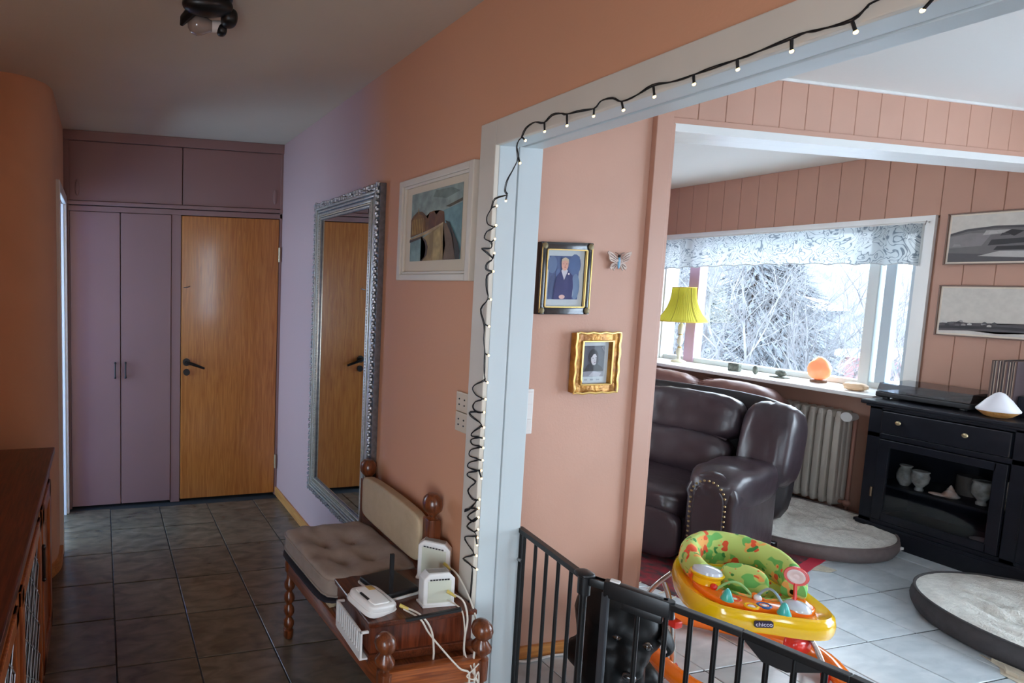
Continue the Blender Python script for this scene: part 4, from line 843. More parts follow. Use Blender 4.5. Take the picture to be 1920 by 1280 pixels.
# ------------------------------------------------------------------ radiator
RAD = mat('radiator enamel', (204, 194, 182), .4, var=.08, scale=6)
t = thing('radiator', 'cream cast-iron column radiator under the living room window', 'radiator', (5.03, 3.4, 0))
for k in range(20):
    y = 2.895+.052*k
    def rp(x):  # one section: three vertical columns
        mb = MB()
        for xx in (4.985, 5.03, 5.075): mb.puff((xx, y, .395), (.017, .019, .335), 6, 5)
        mb.puff((5.03, y, .09), (.062, .022, .028), 3, 5).puff((5.03, y, .70), (.062, .022, .03), 3, 5); return mb
    if k == 0: s0 = put('radiator_section', rp(0), RAD, t)
    else:
        o = s0.copy(); COL.objects.link(o); o.parent = t; o.location = s0.location+Vector((0, .052*k, 0))
put('thermostat', MB().cyl((5.03, 2.84, .70), (4.965, 2.84, .70), .026, .032, n=16).cyl((4.97, 2.84, .70), (4.955, 2.84, .70), .033, n=16), WHITEPL, t, label='white thermostat knob')
put('pipe', MB().cyl((5.05, 2.84, .0), (5.05, 2.84, .70), .011).cyl((5.03, 2.90, .09), (5.03, 2.83, .09), .014).sph((5.03, 2.83, .09), .024, 8), mat('pipe paint', (160, 112, 96), .5), t)

# ------------------------------------------------------------------ black cabinet
BW = mat('black painted wood', (30, 32, 40), .32, var=.3, scale=10, spec=.35)
BI = mat('cabinet inside', (30, 30, 34), .6)
CXF = 4.71
t = thing('display_cabinet', 'black wooden display cabinet with glass doors, right of the radiator', 'cabinet', (4.92, 1.75, 0))
CY0, CY1 = .95, 2.585
put('body', MB().box(CXF+.01, 5.13, CY0, CY0+.02, .05, .86).box(CXF+.01, 5.13, CY1-.02, CY1, .05, .86).box(5.11, 5.13, CY0, CY1, .05, .86).box(CXF+.01, 5.13, CY0, CY1, .12, .14).box(CXF+.02, 5.13, CY0, CY1, .655, .675), BW, t, False)
put('plinth', MB().box(CXF-.012, 5.13, CY0-.01, CY1+.01, 0, .10, .004).box(CXF-.018, 5.13, CY0-.015, CY1+.015, .10, .118, .004), BW, t, False)
put('top', MB().box(CXF-.04, 5.135, CY0-.03, CY1+.03, .86, .885, .006, 3).box(CXF-.02, 5.13, CY0-.012, CY1+.012, .845, .86, .004), BW, t, False)
put('face_frame', MB().box(CXF, CXF+.02, CY1-.06, CY1, .1, .86, .002).box(CXF, CXF+.02, 1.93, 1.985, .1, .86, .002).box(CXF, CXF+.02, 1.35, 1.40, .1, .86, .002).box(CXF, CXF+.02, CY0, CY0+.05, .1, .86, .002).box(CXF, CXF+.02, CY0, CY1, .655, .685, .002).box(CXF, CXF+.02, CY0, CY1, .83, .86, .002).box(CXF, CXF+.02, CY0, CY1, .10, .14, .002), BW, t, False)
brs = mat('aged brass knob', (190, 176, 140), .3, .8)
for (a, b_, ks) in ((1.99, 2.52, (2.434, 2.153)), (1.405, 1.925, (1.8, 1.53))):
    d = put('drawer', MB().box(CXF-.012, CXF+.02, a, b_, .69, .826, .005), BW, t, False)
    for y in ks: put('knob', MB().lathe([(.006, 0), (.006, .008), (.012, .012), (.013, .018), (.006, .022)], (CXF-.012, y, .768), 12, Matrix.Rotation(-pi/2, 4, 'Y')), brs, d)
    d = put('door', MB().box(CXF-.012, CXF+.006, a, a+.05, .145, .65, .003).box(CXF-.012, CXF+.006, b_-.05, b_, .145, .65, .003).box(CXF-.012, CXF+.006, a+.04, b_-.04, .605, .65, .003).box(CXF-.012, CXF+.006, a+.04, b_-.04, .145, .195, .003), BW, t, False)
    put('pane', MB().box(CXF-.004, CXF, a+.045, b_-.045, .19, .61), CABGLASS, d, False)
put('shelf', MB().box(CXF+.03, 5.11, CY0+.02, CY1-.02, .352, .366), BI, t, False)
put('divider', MB().box(CXF+.02, 5.11, 1.945, 1.965, .12, .66), BI, t, False)
put('door_hinge', MB().cyl((CXF-.014, 2.53, .28), (CXF-.014, 2.53, .34), .006), mat('worn brass', (130, 110, 90), .4, .7), t)
cer = mat('cream glazed pottery', (206, 198, 184), .35, rgb2=(150, 140, 126), scale=22)
def pot(label, y, r, h, prof, m=cer, hnd=False, x=4.84):
    t = thing('vase', label, 'vase', (x, y, .366), 0, None)
    put('vase_body', MB().lathe([(a*r, b_*h) for a, b_ in prof], (x, y, .366), 20), m, t)
    put('rim', MB().tube([(x+prof[-1][0]*r*cos(q), y+prof[-1][0]*r*sin(q), .366+prof[-1][1]*h) for q in [2*pi*k/20 for k in range(20)]], .003, 5, True), m, t)
    return t
P1 = [(.5, 0), (.55, .03), (.95, .3), (1, .55), (.8, .8), (.6, .9), (.7, 1)]; P2 = [(.45, 0), (.5, .08), (.35, .18), (.9, .45), (1, .75), (.85, .9), (.9, 1)]
pot('leftmost round cream pot behind the cabinet glass', 2.455, .038, .125, P1); pot('footed cream goblet behind the glass, second from left', 2.368, .040, .118, P2, x=4.80)
pot('cream handled urn behind the cabinet glass, right of the shell', 2.13, .045, .135, P2); pot('rightmost tall patterned cream vase behind cabinet glass', 2.04, .040, .165, P1, x=4.86)
shl = mat('orange white shell', (216, 160, 130), .5, rgb2=(240, 226, 210), scale=12)
single('seashell', MB().lathe([(.002, .075), (.012, .055), (.016, .05), (.014, .045), (.026, .03), (.028, .024), (.04, .012), (.03, .002), (.002, 0)][::-1], (4.82, 2.245, .366), 14).puff((4.80, 2.285, .374), (.03, .04, .008), 2, 5), shl, 'orange and white conch shell in the middle of the cabinet shelf', 'shell', loc=(4.82, 2.245, .366))
single('round_tin', MB().lathe([(.055, 0), (.057, .01), (.057, .11), (.054, .115)], (5.0, 2.25, .366), 24), mat('tan tin', (120, 104, 92), .5), 'dim brown round tin standing behind the seashell', 'tin', loc=(5.0, 2.25, .366))
single('glass_dish', MB().lathe([(.02, 0), (.045, .012), (.055, .03)], (4.84, 2.10, .142), 20), mat('white dish', (190, 190, 190), .3), 'small pale dish at the bottom of the cabinet', 'dish', loc=(4.84, 2.10, .142))

# record player
t = thing('record_player', 'black record player with a smoky dust cover on the black cabinet', 'record player', (4.95, 2.40, .885))
put('plinth', MB().box(4.80, 5.11, 2.20, 2.62, .897, .930, .008, 3), BLACKP, t, False)
for (x, y) in ((4.83, 2.24), (4.83, 2.58), (5.08, 2.24), (5.08, 2.58)): put('foot', MB().cyl((x, y, .886), (x, y, .90), .016), BLACKP, t)
put('platter', MB().cyl((4.96, 2.43, .930), (4.96, 2.43, .940), .145, n=40), mat('platter', (40, 40, 44), .2), t)
put('record', MB().cyl((4.96, 2.43, .940), (4.96, 2.43, .942), .14, n=40), mat('vinyl', (10, 10, 12), .15), t)
put('tonearm', MB().tube([(5.06, 2.25, .955), (4.98, 2.27, .957), (4.90, 2.33, .952)], .004, 6).cyl((5.06, 2.25, .93), (5.06, 2.25, .965), .014), mat('chrome', (190, 190, 195), .2, 1), t)
cov = glassmat('smoky acrylic', (.42, .45, .50), .02, 2.1)
put('dust_cover', MB().prism([(0, 0), (.02, .052), (.28, .058), (.305, 0)], 2.205, 2.615, Matrix(((1, 0, 0, 4.803), (0, 0, 1, 0), (0, 1, 0, .932), (0, 0, 0, 1)))), cov, t, False)
t = thing('aroma_diffuser', 'white cone diffuser with a wooden bowl base on the cabinet front', 'diffuser', (4.775, 2.085, .885))
put('wood_bowl', MB().lathe([(.035, 0), (.05, .008), (.072, .03), (.076, .038)], (4.775, 2.085, .885), 28), wood('light bowl wood', (214, 160, 96), (186, 128, 66), 'x', .4), t)
put('white_cone', MB().lathe([(.078, .036), (.079, .044), (.070, .058), (.045, .098), (.018, .132), (.006, .138), (.001, .139)], (4.775, 2.085, .885), 32), mat('satin white cover', (232, 232, 238), .4), t)
# records in sleeves
rnd = random.Random(9); yy = 2.165
REC = []
cols = [(96, 74, 66), (150, 132, 118), (60, 50, 52), (186, 170, 152), (120, 92, 80), (84, 70, 74), (206, 190, 170), (44, 38, 42)]
y = 2.172
ORD = 'first second third fourth fifth sixth seventh eighth ninth tenth eleventh twelfth thirteenth fourteenth fifteenth sixteenth seventeenth eighteenth nineteenth twentieth twenty-first twenty-second'.split()
CN = ['brown', 'beige', 'dark', 'pale tan', 'reddish brown', 'grey brown', 'cream', 'black']
for k in range(22):
    th = rnd.choice([.0035, .004, .005, .006]); m = mat('sleeve card %d' % (k % 8), cols[k % 8], .6)
    mb = MB().box(4.865+rnd.uniform(0, .004), 5.12, y-th, y-.0004, .8865, 1.188+rnd.uniform(-.004, .006))
    o = single('record_sleeve', mb, m, '%s record sleeve, %s from the window end of the record row' % (CN[k % 8], ORD[k]), 'record', 'records on the black cabinet', False, (4.99, y, .8865))
    y -= th
t = thing('book_end', 'dark wooden block holding up the far end of the records', 'book end', (4.99, y-.03, .885))
put('block', MB().box(4.90, 5.10, y-.06, y-.002, .886, 1.0, .004), BW, t, False)
put('felt_pad', MB().box(4.905, 5.095, y-.058, y-.004, .885, .8865), BLACKP, t, False)

# ------------------------------------------------------------------ recliner sofa
LEA = mat('dark brown leather', (58, 46, 52), .34, var=.25, scale=7, bump=.25, bscale=14, spec=.6)
t = thing('recliner_sofa', 'dark brown leather recliner sofa with rolled nail-studded arms behind the pillar', 'sofa', (3.155, 2.22, .0065), radians(17))
def S(n_, mb, m=LEA, **k): return put(n_, mb, m, t, True, world=False, label=k.get('label'), kind=k.get('kind'))
def wr(seed, a=.05):
    return lambda q: Vector((q.x+a*noise.noise(Vector((q.x*2, q.y*5, q.z*2+seed))), q.y, q.z+a*noise.noise(Vector((q.x*4, q.y*6+seed, q.z)))))
def arm(y0, y1):
    yc = (y0+y1)/2; hw = (y1-y0)/2
    arch = [(yc-hw, .03), (yc+hw, .03)]+[(yc+hw*cos(a_)*(1.12 if sin(a_) > .2 else 1), .43+.16*sin(a_)) for a_ in [pi*k/14 for k in range(15)]]
    MX = Matrix(((0, 0, 1, 0), (1, 0, 0, 0), (0, 1, 0, 0), (0, 0, 0, 1)))
    a = S('arm', MB().prism(arch, .0, .56, MX, .03, 4))
    def roll(q): return Vector((q.x, q.y*(1.0+.12*max(q.z, 0)), q.z+.04*sin(q.x*9)*max(q.z, 0)))
    put('arm_pad', MB().puff((.29, yc, .490), (.315, hw+.022, .118), 3.2, 14, None, lambda q: wr(3, .03)(roll(q))), LEA, a, world=False)
    inn = [(yc-hw*.62, .05), (yc+hw*.62, .05)]+[(yc+hw*.62*cos(a_), .44+.09*sin(a_)) for a_ in [pi*k/12 for k in range(13)]]
    put('arm_front_panel', MB().prism(inn, -.022, .0, MX, .006, 3), LEA, a, world=False)
    nm = mat('antique brass nail', (170, 150, 110), .3, .9)
    pts = [(yc-hw*.70, .06+.027*k) for k in range(15)]+[(yc-hw*.70*cos(a_), .45+.10*sin(a_)) for a_ in [pi*k/12 for k in range(1, 12)]]+[(yc+hw*.70, .44-.027*k) for k in range(15)]
    for (y, z) in pts: put('nail_head', MB().sph((-.026, y, z), (.005, .0065, .0065), 4), nm, a, world=False)
arm(0, .215); arm(1.42, 1.635)
S('base', MB().box(.10, .80, .19, 1.45, .05, .30, .03))
for k in range(2):
    y0 = .22+.60*k; yc = y0+.30
    s_ = S('seat_cushion', MB().puff((.31, yc, .335), (.33, .296, .105), 4, 16, None, wr(k, .04)))
    S('footrest', MB().puff((.012, yc, .18), (.05, .29, .14), 5, 10, None, wr(k+5, .03)))
    S('lumbar_cushion', MB().puff((.60, yc, .535), (.10, .29, .14), 3.4, 14, Matrix.Rotation(radians(10), 4, 'Y'), wr(k+9, .07)))
    S('head_cushion', MB().puff((.685, yc-.02, .765), (.105, .285, .145), 3.6, 16, Matrix.Rotation(radians(10), 4, 'Y'), wr(k+13, .05)))
    S('piping_seam', MB().tube([(.585+.0, yc-.26+.52*u/10, .655+.01*sin(u)) for u in range(11)], .006, 6))
for yc in (.085, 1.55): S('wing', MB().puff((.69, yc, .66), (.15, .13, .24), 3.4, 14, Matrix.Rotation(radians(14), 4, 'Y'), wr(20, .05)))
S('back_shell', MB().puff((.84, .815, .52), (.09, .80, .40), 6, 10, Matrix.Rotation(radians(10), 4, 'Y')), mat('dark back leather', (28, 22, 25), .5))
for (x, y) in ((.14, .08), (.14, 1.52), (.80, .08), (.80, 1.52)): S('foot', MB().box(x-.03, x+.03, y-.03, y+.03, 0, .055, .004), BLACKP)

BRL = mat('mauve brown leather', (128, 92, 86), .45, var=.15, scale=8, bump=.3, bscale=16)
t = thing('leather_sofa', 'mauve-brown leather sofa along the radiator wall, only its rounded back showing', 'sofa', (4.5, 3.8, 0))
put('base', MB().box(4.30, 4.88, 3.42, 4.56, .06, .36, .03), BRL, t)
for yc in (3.36, 3.93, 4.35):
    pass
def lobe(q): return Vector((q.x, q.y, q.z+.05*noise.noise(Vector((q.y*5, q.x*3, yc)))-.12*max(0, abs(q.y)-.8)))
for yc, hw in ((3.38, .30), (3.95, .30)):
    put('back_cushion', MB().puff((4.72, yc, .70), (.13, hw, .16), 2.8, 16, Matrix.Rotation(radians(8), 4, 'Y'), lobe), BRL, t)
    mb = MB()
    for k in range(5): mb.tube([(4.60+.03*k, yc+hw-.03-.01*k, .80+.012*k), (4.60+.03*k, yc+hw-.10-.015*k, .805+.010*k)], .003, 4)
    put('pleat', mb, BRL, t, kind='stuff')
put('back', MB().puff((4.80, 3.66, .43), (.07, .60, .38), 6, 10), BRL, t)
put('seat', MB().puff((4.44, 3.99, .42), (.20, .56, .08), 5, 10), BRL, t)
for (x, y) in ((4.34, 3.5), (4.34, 4.5), (4.83, 3.5), (4.83, 4.5)): put('foot', MB().box(x-.03, x+.03, y-.03, y+.03, 0, .07), BLACKP, t)

# ------------------------------------------------------------------ dog beds
FLEECE = mat('grey fleece', (232, 230, 222), .98, var=.16, scale=40, bump=1.0, bscale=160)
BEDG = mat('dark grey bed cloth', (74, 72, 74), .95, var=.15, scale=30, bump=.2, bscale=300)
BEDT = mat('taupe bed cloth', (112, 100, 98), .95, var=.12, scale=30, bump=.2, bscale=300)
def dogbed(label, c, rx, ry, ang, h, mside, seed, folds):
    t = thing('dog_bed', label, 'dog bed', (*c, 0), ang)
    def P(n_, mb, m, **k): return put(n_, mb, m, t, True, world=False, **k)
    def side(u, v):
        a_ = 2*pi*u; k = 1+.03*sin(pi*v)+.008*noise.noise(Vector((cos(a_)*3, sin(a_)*3, seed)))
        return Vector((rx*k*cos(a_), ry*k*sin(a_), .004+h*v))
    P('side_bolster', MB().grid(side, 72, 6, True), mside)
    def top(u, v):
        a_ = 2*pi*u; x = cos(a_)*v; y = sin(a_)*v; z = h
        z += .018*(1-v**6)*1 + .036*noise.noise(Vector((x*7, y*2.2, seed)))*(1-v**4)+.020*noise.noise(Vector((x*17, y*6, seed)))*(1-v**8)
        for (fx, fy, fa, fl, fd) in folds:
            dx = (x-fx)*cos(fa)+(y-fy)*sin(fa); dy = -(x-fx)*sin(fa)+(y-fy)*cos(fa)
            z -= fd*math.exp(-(dy/.05)**2-(dx/fl)**2) - fd*.6*math.exp(-((dy-.10)/.06)**2-(dx/fl)**2)
        return Vector((rx*x, ry*y, z))
    P('fleece_top', MB().grid(top, 110, 60, True), FLEECE)
    P('piping', MB().tube([(rx*1.005*cos(a_), ry*1.005*sin(a_), h+.002) for a_ in [2*pi*k/80 for k in range(80)]], .006, 6, True), mside)
    return t, P
t1, P1_ = dogbed('round fleece dog bed with a taupe side, between sofa and black cabinet', (4.365, 2.745), .50, .47, 0, .085, BEDT, 3.3,
       [(.1, .1, 1.0, .5, .018), (-.3, -.2, .5, .5, .014), (.45, -.1, 1.3, .4, .012), (.0, -.5, .2, .5, .012)])
P1_('tag', MB().box(.20, .245, -.438, -.428, .04, .055), mat('tag white', (210, 210, 210), .6))
t2, P2_ = dogbed('round fleece dog bed with a dark grey side, at the right edge of the photo', (4.20, 1.462), .49, .53, 0, .10, BEDG, 8.1,
       [(-.25, .12, -.75, .5, .030), (.1, -.35, -.5, .5, .022), (.5, .3, 1.4, .4, .018), (-.6, .3, -.7, .4, .014)])
def scrap(label, pts, z, m, seed, h=.02):
    cx_ = sum(p[0] for p in pts)/len(pts); cy_ = sum(p[1] for p in pts)/len(pts)
    single('paper_scrap', MB().prism([(x, y) for x, y in pts], 0, .0025, Matrix.Translation((0, 0, z)) @ Matrix.Rotation(0, 4, 'X')).prism([(cx_+(x-cx_)*.5, cy_+(y-cy_)*.6) for x, y in pts], 0, h, Matrix.Translation((0, 0, z)), .001, 1), m, label, 'paper', loc=(cx_, cy_, 0))
scr = mat('torn cardboard', (196, 186, 166), .9, var=.2, scale=30)
scrap('torn beige cardboard scrap on the floor beside the dark grey dog bed', [(3.70, 1.575), (3.66, 1.50), (3.60, 1.47), (3.585, 1.41), (3.645, 1.38), (3.70, 1.44)], .001, scr, 2)
scrap('flat white paper strip on the floor, in front of the taupe dog bed', [(3.86, 2.36), (3.98, 2.335), (4.0, 2.26), (3.93, 2.25), (3.84, 2.31)], .001, scr, 4, .004)

# rug below the sofa front
RUG = mat('red woven rug', (150, 40, 52), .95, rgb2=(60, 56, 58), scale=18, bump=.4, bscale=150, detail=6)
t = thing('rug', 'red and dark patterned woven rug under the leather sofa', 'rug', (3.3, 2.75, 0), radians(17))
put('rug_field', MB().box(-.60, 1.0, -.545, .8, .0005, .006, .001), RUG, t, False, world=False)
put('rug_border', MB().box(-.60, 1.0, -.60, -.545, .0005, .0062, .001), mat('crimson border', (186, 36, 58), .95, bump=.3, bscale=150), t, False, world=False)
for k in range(26): put('fringe', MB().cyl((-.60, -.58+.054*k, .003), (-.64, -.575+.054*k, .002), .003, n=5), mat('rug fringe', (196, 186, 164), .9), t, world=False)

# ------------------------------------------------------------------ baby gate
t = thing('baby_gate', 'black metal baby gate bowed across the wide opening', 'gate', (1.41, 1.3, 0))
RAIL = [(1.412, 1.672), (1.366, 1.345), (1.418, 1.270), (1.466, 1.173), (1.532, 1.031), (1.59, .853), (1.62, .71), (1.59, .30), (1.50, -.1), (1.41, -.40)]
def seg3(a, b, z0, z1, w_, mb=None, bev=.002): return bar_(a, b, z0, z1, w_, mb or MB(), bev)
for i in range(len(RAIL)-1):
    if i == 2: continue
    put('top_rail', seg3(RAIL[i], RAIL[i+1], .715, .732, .022), BLACKM, t, False)
    put('bottom_rail', seg3(RAIL[i], RAIL[i+1], .045, .062, .02), BLACKM, t, False)
put('latch_housing', seg3((1.392, 1.300), (1.470, 1.166), .690, .738, .032, None, .008), BLACKP, t, label='thick black latch housing of the gate door')
put('latch_handle', seg3((1.415, 1.262), (1.462, 1.180), .668, .694, .026, None, .006), BLACKP, t)
put('latch_button', seg3((1.401, 1.290), (1.413, 1.270), .735, .742, .018, None, .002), WHITEPL, t, label='white latch button')
put('gate_door_rail', seg3((1.370, 1.330), (1.395, 1.298), .708, .732, .024), BLACKM, t)
put('hinge_joint', MB().cyl((1.364, 1.342, .675), (1.364, 1.342, .738), .017, n=14).puff((1.364, 1.342, .735), (.024, .024, .008), 3, 4), BLACKP, t)
put('hinge_joint', MB().cyl((1.468, 1.170, .69), (1.468, 1.170, .738), .013, n=14), BLACKP, t)
put('extension_bracket', MB().prism([(0, 0), (.145, 0), (.145, -.02), (.09, -.052), (.045, -.052), (.012, -.02)], -.009, .009, Matrix.Translation((1.531, 1.036, .728)) @ Matrix.Rotation(atan2(-.17, .063), 4, 'Z') @ Matrix.Rotation(pi/2, 4, 'X')), BLACKP, t, label='thick dark extension bracket')
for zc in (.62, .10): put('wall_bolt', MB().cyl((1.403, 1.668, zc), (1.403, 1.642, zc), .006), mat('steel bolt', (150, 150, 150), .3, .9), t)
BARS = [(1.407, 1.639), (1.399, 1.577), (1.39, 1.518), (1.382, 1.459), (1.374, 1.401), (1.437, 1.231), (1.466, 1.174), (1.488, 1.126), (1.51, 1.079), (1.531, 1.034), (1.546, 0.986), (1.562, 0.94), (1.577, 0.892), (1.613, 0.745), (1.617, 0.66), (1.61, 0.58), (1.606, 0.5), (1.6, 0.42), (1.592, 0.33), (1.57, 0.21), (1.55, 0.12), (1.53, 0.03), (1.505, -0.08), (1.475, -0.19), (1.445, -0.29)]
bz = None
for i, (x, y) in enumerate(BARS):
    if bz is None:
        bz = put('gate_bar', MB().cyl((0, 0, .055), (0, 0, .72), .0058, n=10), BLACKM, t, world=False); bz.location = (x-1.41, y-1.3, 0)
    else:
        o = bz.copy(); COL.objects.link(o); o.parent = t; o.location = (x-1.41, y-1.3, 0)
put('door_post', MB().cyl((1.364, 1.342, .02), (1.364, 1.342, .70), .010, n=12), BLACKM, t)
put('door_post', MB().box(1.383, 1.393, 1.280, 1.300, .04, .70, .002), mat('dark grey post', (60, 62, 66), .3, spec=.6), t, label='dark grey square post of the gate door')
put('wall_post', MB().box(1.403, 1.415, 1.655, 1.672, .04, .73, .002), BLACKM, t)

# ------------------------------------------------------------------ baby walker
YEL = mat('glossy yellow plastic', (246, 196, 20), .16, coat=.5, spec=.6)
ORG = mat('glossy orange plastic', (250, 122, 24), .2, coat=.4)
t = thing('baby_walker', 'yellow and orange baby walker with a green patterned padded seat', 'baby walker', (2.5, 1.72, 0))
TR = [(2.53, 1.985), (2.453, 1.95), (2.37, 1.895), (2.283, 1.795), (2.228, 1.70), (2.232, 1.60), (2.306, 1.538), (2.375, 1.505), (2.44, 1.462), (2.53, 1.425), (2.61, 1.45), (2.67, 1.54), (2.72, 1.64), (2.769, 1.74), (2.767, 1.877), (2.668, 1.963)]
def chaikin(p, n=2):
    for _ in range(n):
        q = []
        for i in range(len(p)):
            a, b = p[i], p[(i+1) % len(p)]
            q += [(a[0]*.75+b[0]*.25, a[1]*.75+b[1]*.25), (a[0]*.25+b[0]*.75, a[1]*.25+b[1]*.75)]
        p = q
    return p
TC = chaikin(TR, 2); SCx, SCy = 2.545, 1.745
def resample(poly, n):
    # radial resample around seat centre
    out = []
    for k in range(n):
        a_ = 2*pi*k/n; d = (cos(a_), sin(a_)); best = 0
        for i in range(len(poly)):
            p, q = poly[i], poly[(i+1) % len(poly)]
            ex, ey = q[0]-p[0], q[1]-p[1]; px_, py_ = p[0]-SCx, p[1]-SCy
            den = d[0]*(-ey)+d[1]*ex
            if abs(den) < 1e-9: continue
            r = (px_*(-ey)+py_*ex)/den; s_ = (d[0]*py_-d[1]*px_)/(-den) if abs(den) > 0 else 0
            # solve p + s*e = c + r*d
            s_ = ((SCx+r*d[0]-p[0])*ex+(SCy+r*d[1]-p[1])*ey)/(ex*ex+ey*ey)
            if -1e-6 <= s_ <= 1+1e-6 and r > best: best = r
        out.append(best)
    return out
NR = 96; RR = resample(TC, NR)
def tray(u, v):
    k = int(round(u*NR)) % NR; a_ = 2*pi*k/NR; R = RR[k]; ri = .155
    prof = [(R*.94, .304), (R*.975, .308), (R*.995, .325), (R, .350), (R*.985, .374), (R*.95, .383), (R*.90, .376), (max(ri+.02, R*.80), .360), (ri+.01, .362), (ri, .352), (ri, .310), (R*.80, .306), (R*.94, .304)]
    r, z = prof[int(round(v*12))]
    lift = .012*max(0, cos(a_-radians(50)))     # the seat end stands a little higher
    return Vector((SCx+r*cos(a_), SCy+r*sin(a_), z+lift))
put('tray', MB().grid(tray, NR, 12, True), YEL, t)
# orange play insert on the front half
ins = []
for k in range(41):
    a_ = radians(152+ (318-152)*k/40); kk = int(a_/(2*pi)*NR) % NR; ins.append((SCx+RR[kk]*.78*cos(a_), SCy+RR[kk]*.78*sin(a_)))
for k in range(41):
    a_ = radians(318-(318-152)*k/40); ins.append((SCx+.165*cos(a_), SCy+.165*sin(a_)))
put('play_insert', MB().prism(ins, .352, .380, None, .008, 3), ORG, t)
# padded seat
PAD = bpy.data.materials.new('green jungle print cloth'); PAD.use_nodes = True; nt = PAD.node_tree; b = nt.nodes['Principled BSDF']; b.inputs['Roughness'].default_value = .8
tc = nt.nodes.new('ShaderNodeTexCoord'); 
def layer(scale, thr, col, prev, off):
    mp = nt.nodes.new('ShaderNodeMapping'); mp.inputs['Location'].default_value = (off, off*.7, off*.3); nt.links.new(tc.outputs['Object'], mp.inputs[0])
    n = nt.nodes.new('ShaderNodeTexNoise'); n.inputs['Scale'].default_value = scale; n.inputs['Detail'].default_value = 1; nt.links.new(mp.outputs[0], n.inputs['Vector'])
    r = nt.nodes.new('ShaderNodeMapRange'); r.inputs[1].default_value = thr; r.inputs[2].default_value = thr+.02; nt.links.new(n.outputs[0], r.inputs[0])
    x = nt.nodes.new('ShaderNodeMix'); x.data_type = 'RGBA'; nt.links.new(r.outputs[0], x.inputs[0])
    if isinstance(prev, tuple): x.inputs[6].default_value = srgb(prev)
    else: nt.links.new(prev, x.inputs[6])
    x.inputs[7].default_value = srgb(col); return x.outputs[2]
o1 = layer(16, .54, (112, 184, 96), (190, 210, 116), 0); o1 = layer(24, .60, (238, 170, 92), o1, 3); o1 = layer(22, .62, (226, 84, 48), o1, 7); o1 = layer(28, .66, (60, 140, 70), o1, 11)
nt.links.new(o1, b.inputs['Base Color'])
def padf(u, v):
    th = radians(172-242*u); R = .158+.018*sin(pi*u); c = (SCx+R*cos(th), SCy+R*sin(th)); a_ = 2*pi*v
    hh = .075*(.55+.45*sin(pi*min(max(u*1.02, .03), .97))**.6); ww = .036
    if u < .001 or u > .999: hh *= .2; ww *= .2
    wrk = 1+.06*noise.noise(Vector((u*22, a_*1.2, 0)))
    dx = ww*cos(a_)*wrk; dz = hh*sin(a_)*wrk
    return Vector((c[0]+dx*cos(th), c[1]+dx*sin(th), -.0+.398+.035*sin(pi*u)+dz))
put('seat_pad', MB().grid(padf, 80, 24), PAD, t)
def bowl(u, v):
    a_ = 2*pi*u; r = .168*(1-v)**.5 if v < 1 else 0
    return Vector((SCx+r*cos(a_), SCy+r*sin(a_), .39-.16*v**.8))
put('seat_sling', MB().grid(bowl, 40, 10, True), PAD, t)
put('front_flap', MB().puff((2.50, 1.70, .40), (.018, .075, .075), 2.6, 8, Matrix.Rotation(radians(35), 4, 'Z') @ Matrix.Rotation(radians(-14), 4, 'Y')), PAD, t)
put('cup_holder', MB().lathe([(.040, 0), (.046, .006), (.044, .030), (.052, .036), (.056, .046), (.050, .050)], (2.378, 1.752, .376), 24), YEL, t)
put('cup_cover', MB().lathe([(.050, .048), (.046, .060), (.028, .068), (.004, .070)], (2.378, 1.752, .376), 20), mat('clear frosted plastic', (206, 214, 226), .15, coat=.5), t, label='pale frosted lid on the cup holder')
TEAL = mat('teal plastic', (70, 186, 180), .25, coat=.3); RED = mat('red plastic', (218, 50, 40), .25, coat=.3); BLU = mat('blue plastic', (44, 96, 160), .25); GRN = mat('green plastic rod', (150, 200, 130), .3)
for (x, y) in ((2.325, 1.632), (2.430, 1.510)): put('toy_cone', MB().lathe([(.020, 0), (.021, .004), (.008, .04), (.003, .046)], (x, y, .378), 16), TEAL, t)
def archf(n_, p, q, h, m):
    p = Vector(p); q = Vector(q); put(n_, MB().tube([p.lerp(q, k/14)+Vector((0, 0, h*sin(pi*k/14))) for k in range(15)], .0045, 7), m, t)
archf('toy_arch', (2.352, 1.700, .375), (2.445, 1.62, .375), .052, GRN)
archf('toy_arch', (2.445, 1.62, .375), (2.43, 1.512, .405), .055, mat('pale blue rod', (150, 180, 196), .3))
for (x, y, m) in ((2.356, 1.705, RED), (2.446, 1.62, ORG), (2.35, 1.655, mat('white toy', (236, 236, 236), .3)), (2.44, 1.606, mat('white toy', (236, 236, 236), .3))): put('toy_bead', MB().sph((x, y, .388), .013, 8), m, t)
for (x, y, m) in ((2.362, 1.632, RED), (2.373, 1.580, YEL), (2.425, 1.572, BLU)):
    o = put('toy_ring', MB().tube([(x+.022*cos(a_), y+.017*sin(a_), .378) for a_ in [2*pi*k/24 for k in range(24)]], .0048, 6, True), m, t)
    put('ring_button', MB().puff((x, y, .377), (.013, .010, .004), 2.5, 4), mat('white toy', (236, 236, 236), .3), o)
put('white_dome', MB().lathe([(.042, 0), (.040, .01), (.028, .022), (.004, .028)], (2.53, 1.535, .376), 24), mat('clear frosted plastic', (206, 214, 226), .15), t, label='whitish dome at the right end')
put('toy_stem', MB().cyl((2.535, 1.545, .385), (2.552, 1.560, .46), .0055), RED, t)
Mt = Matrix.Translation((2.556, 1.562, .485)) @ (Vector((-.85, -.5, .12))).to_track_quat('Z', 'Y').to_matrix().to_4x4()
put('toy_disc', MB().lathe([(.034, -.006), (.036, 0), (.034, .006)], (0, 0, 0), 28, Mt), RED, t)
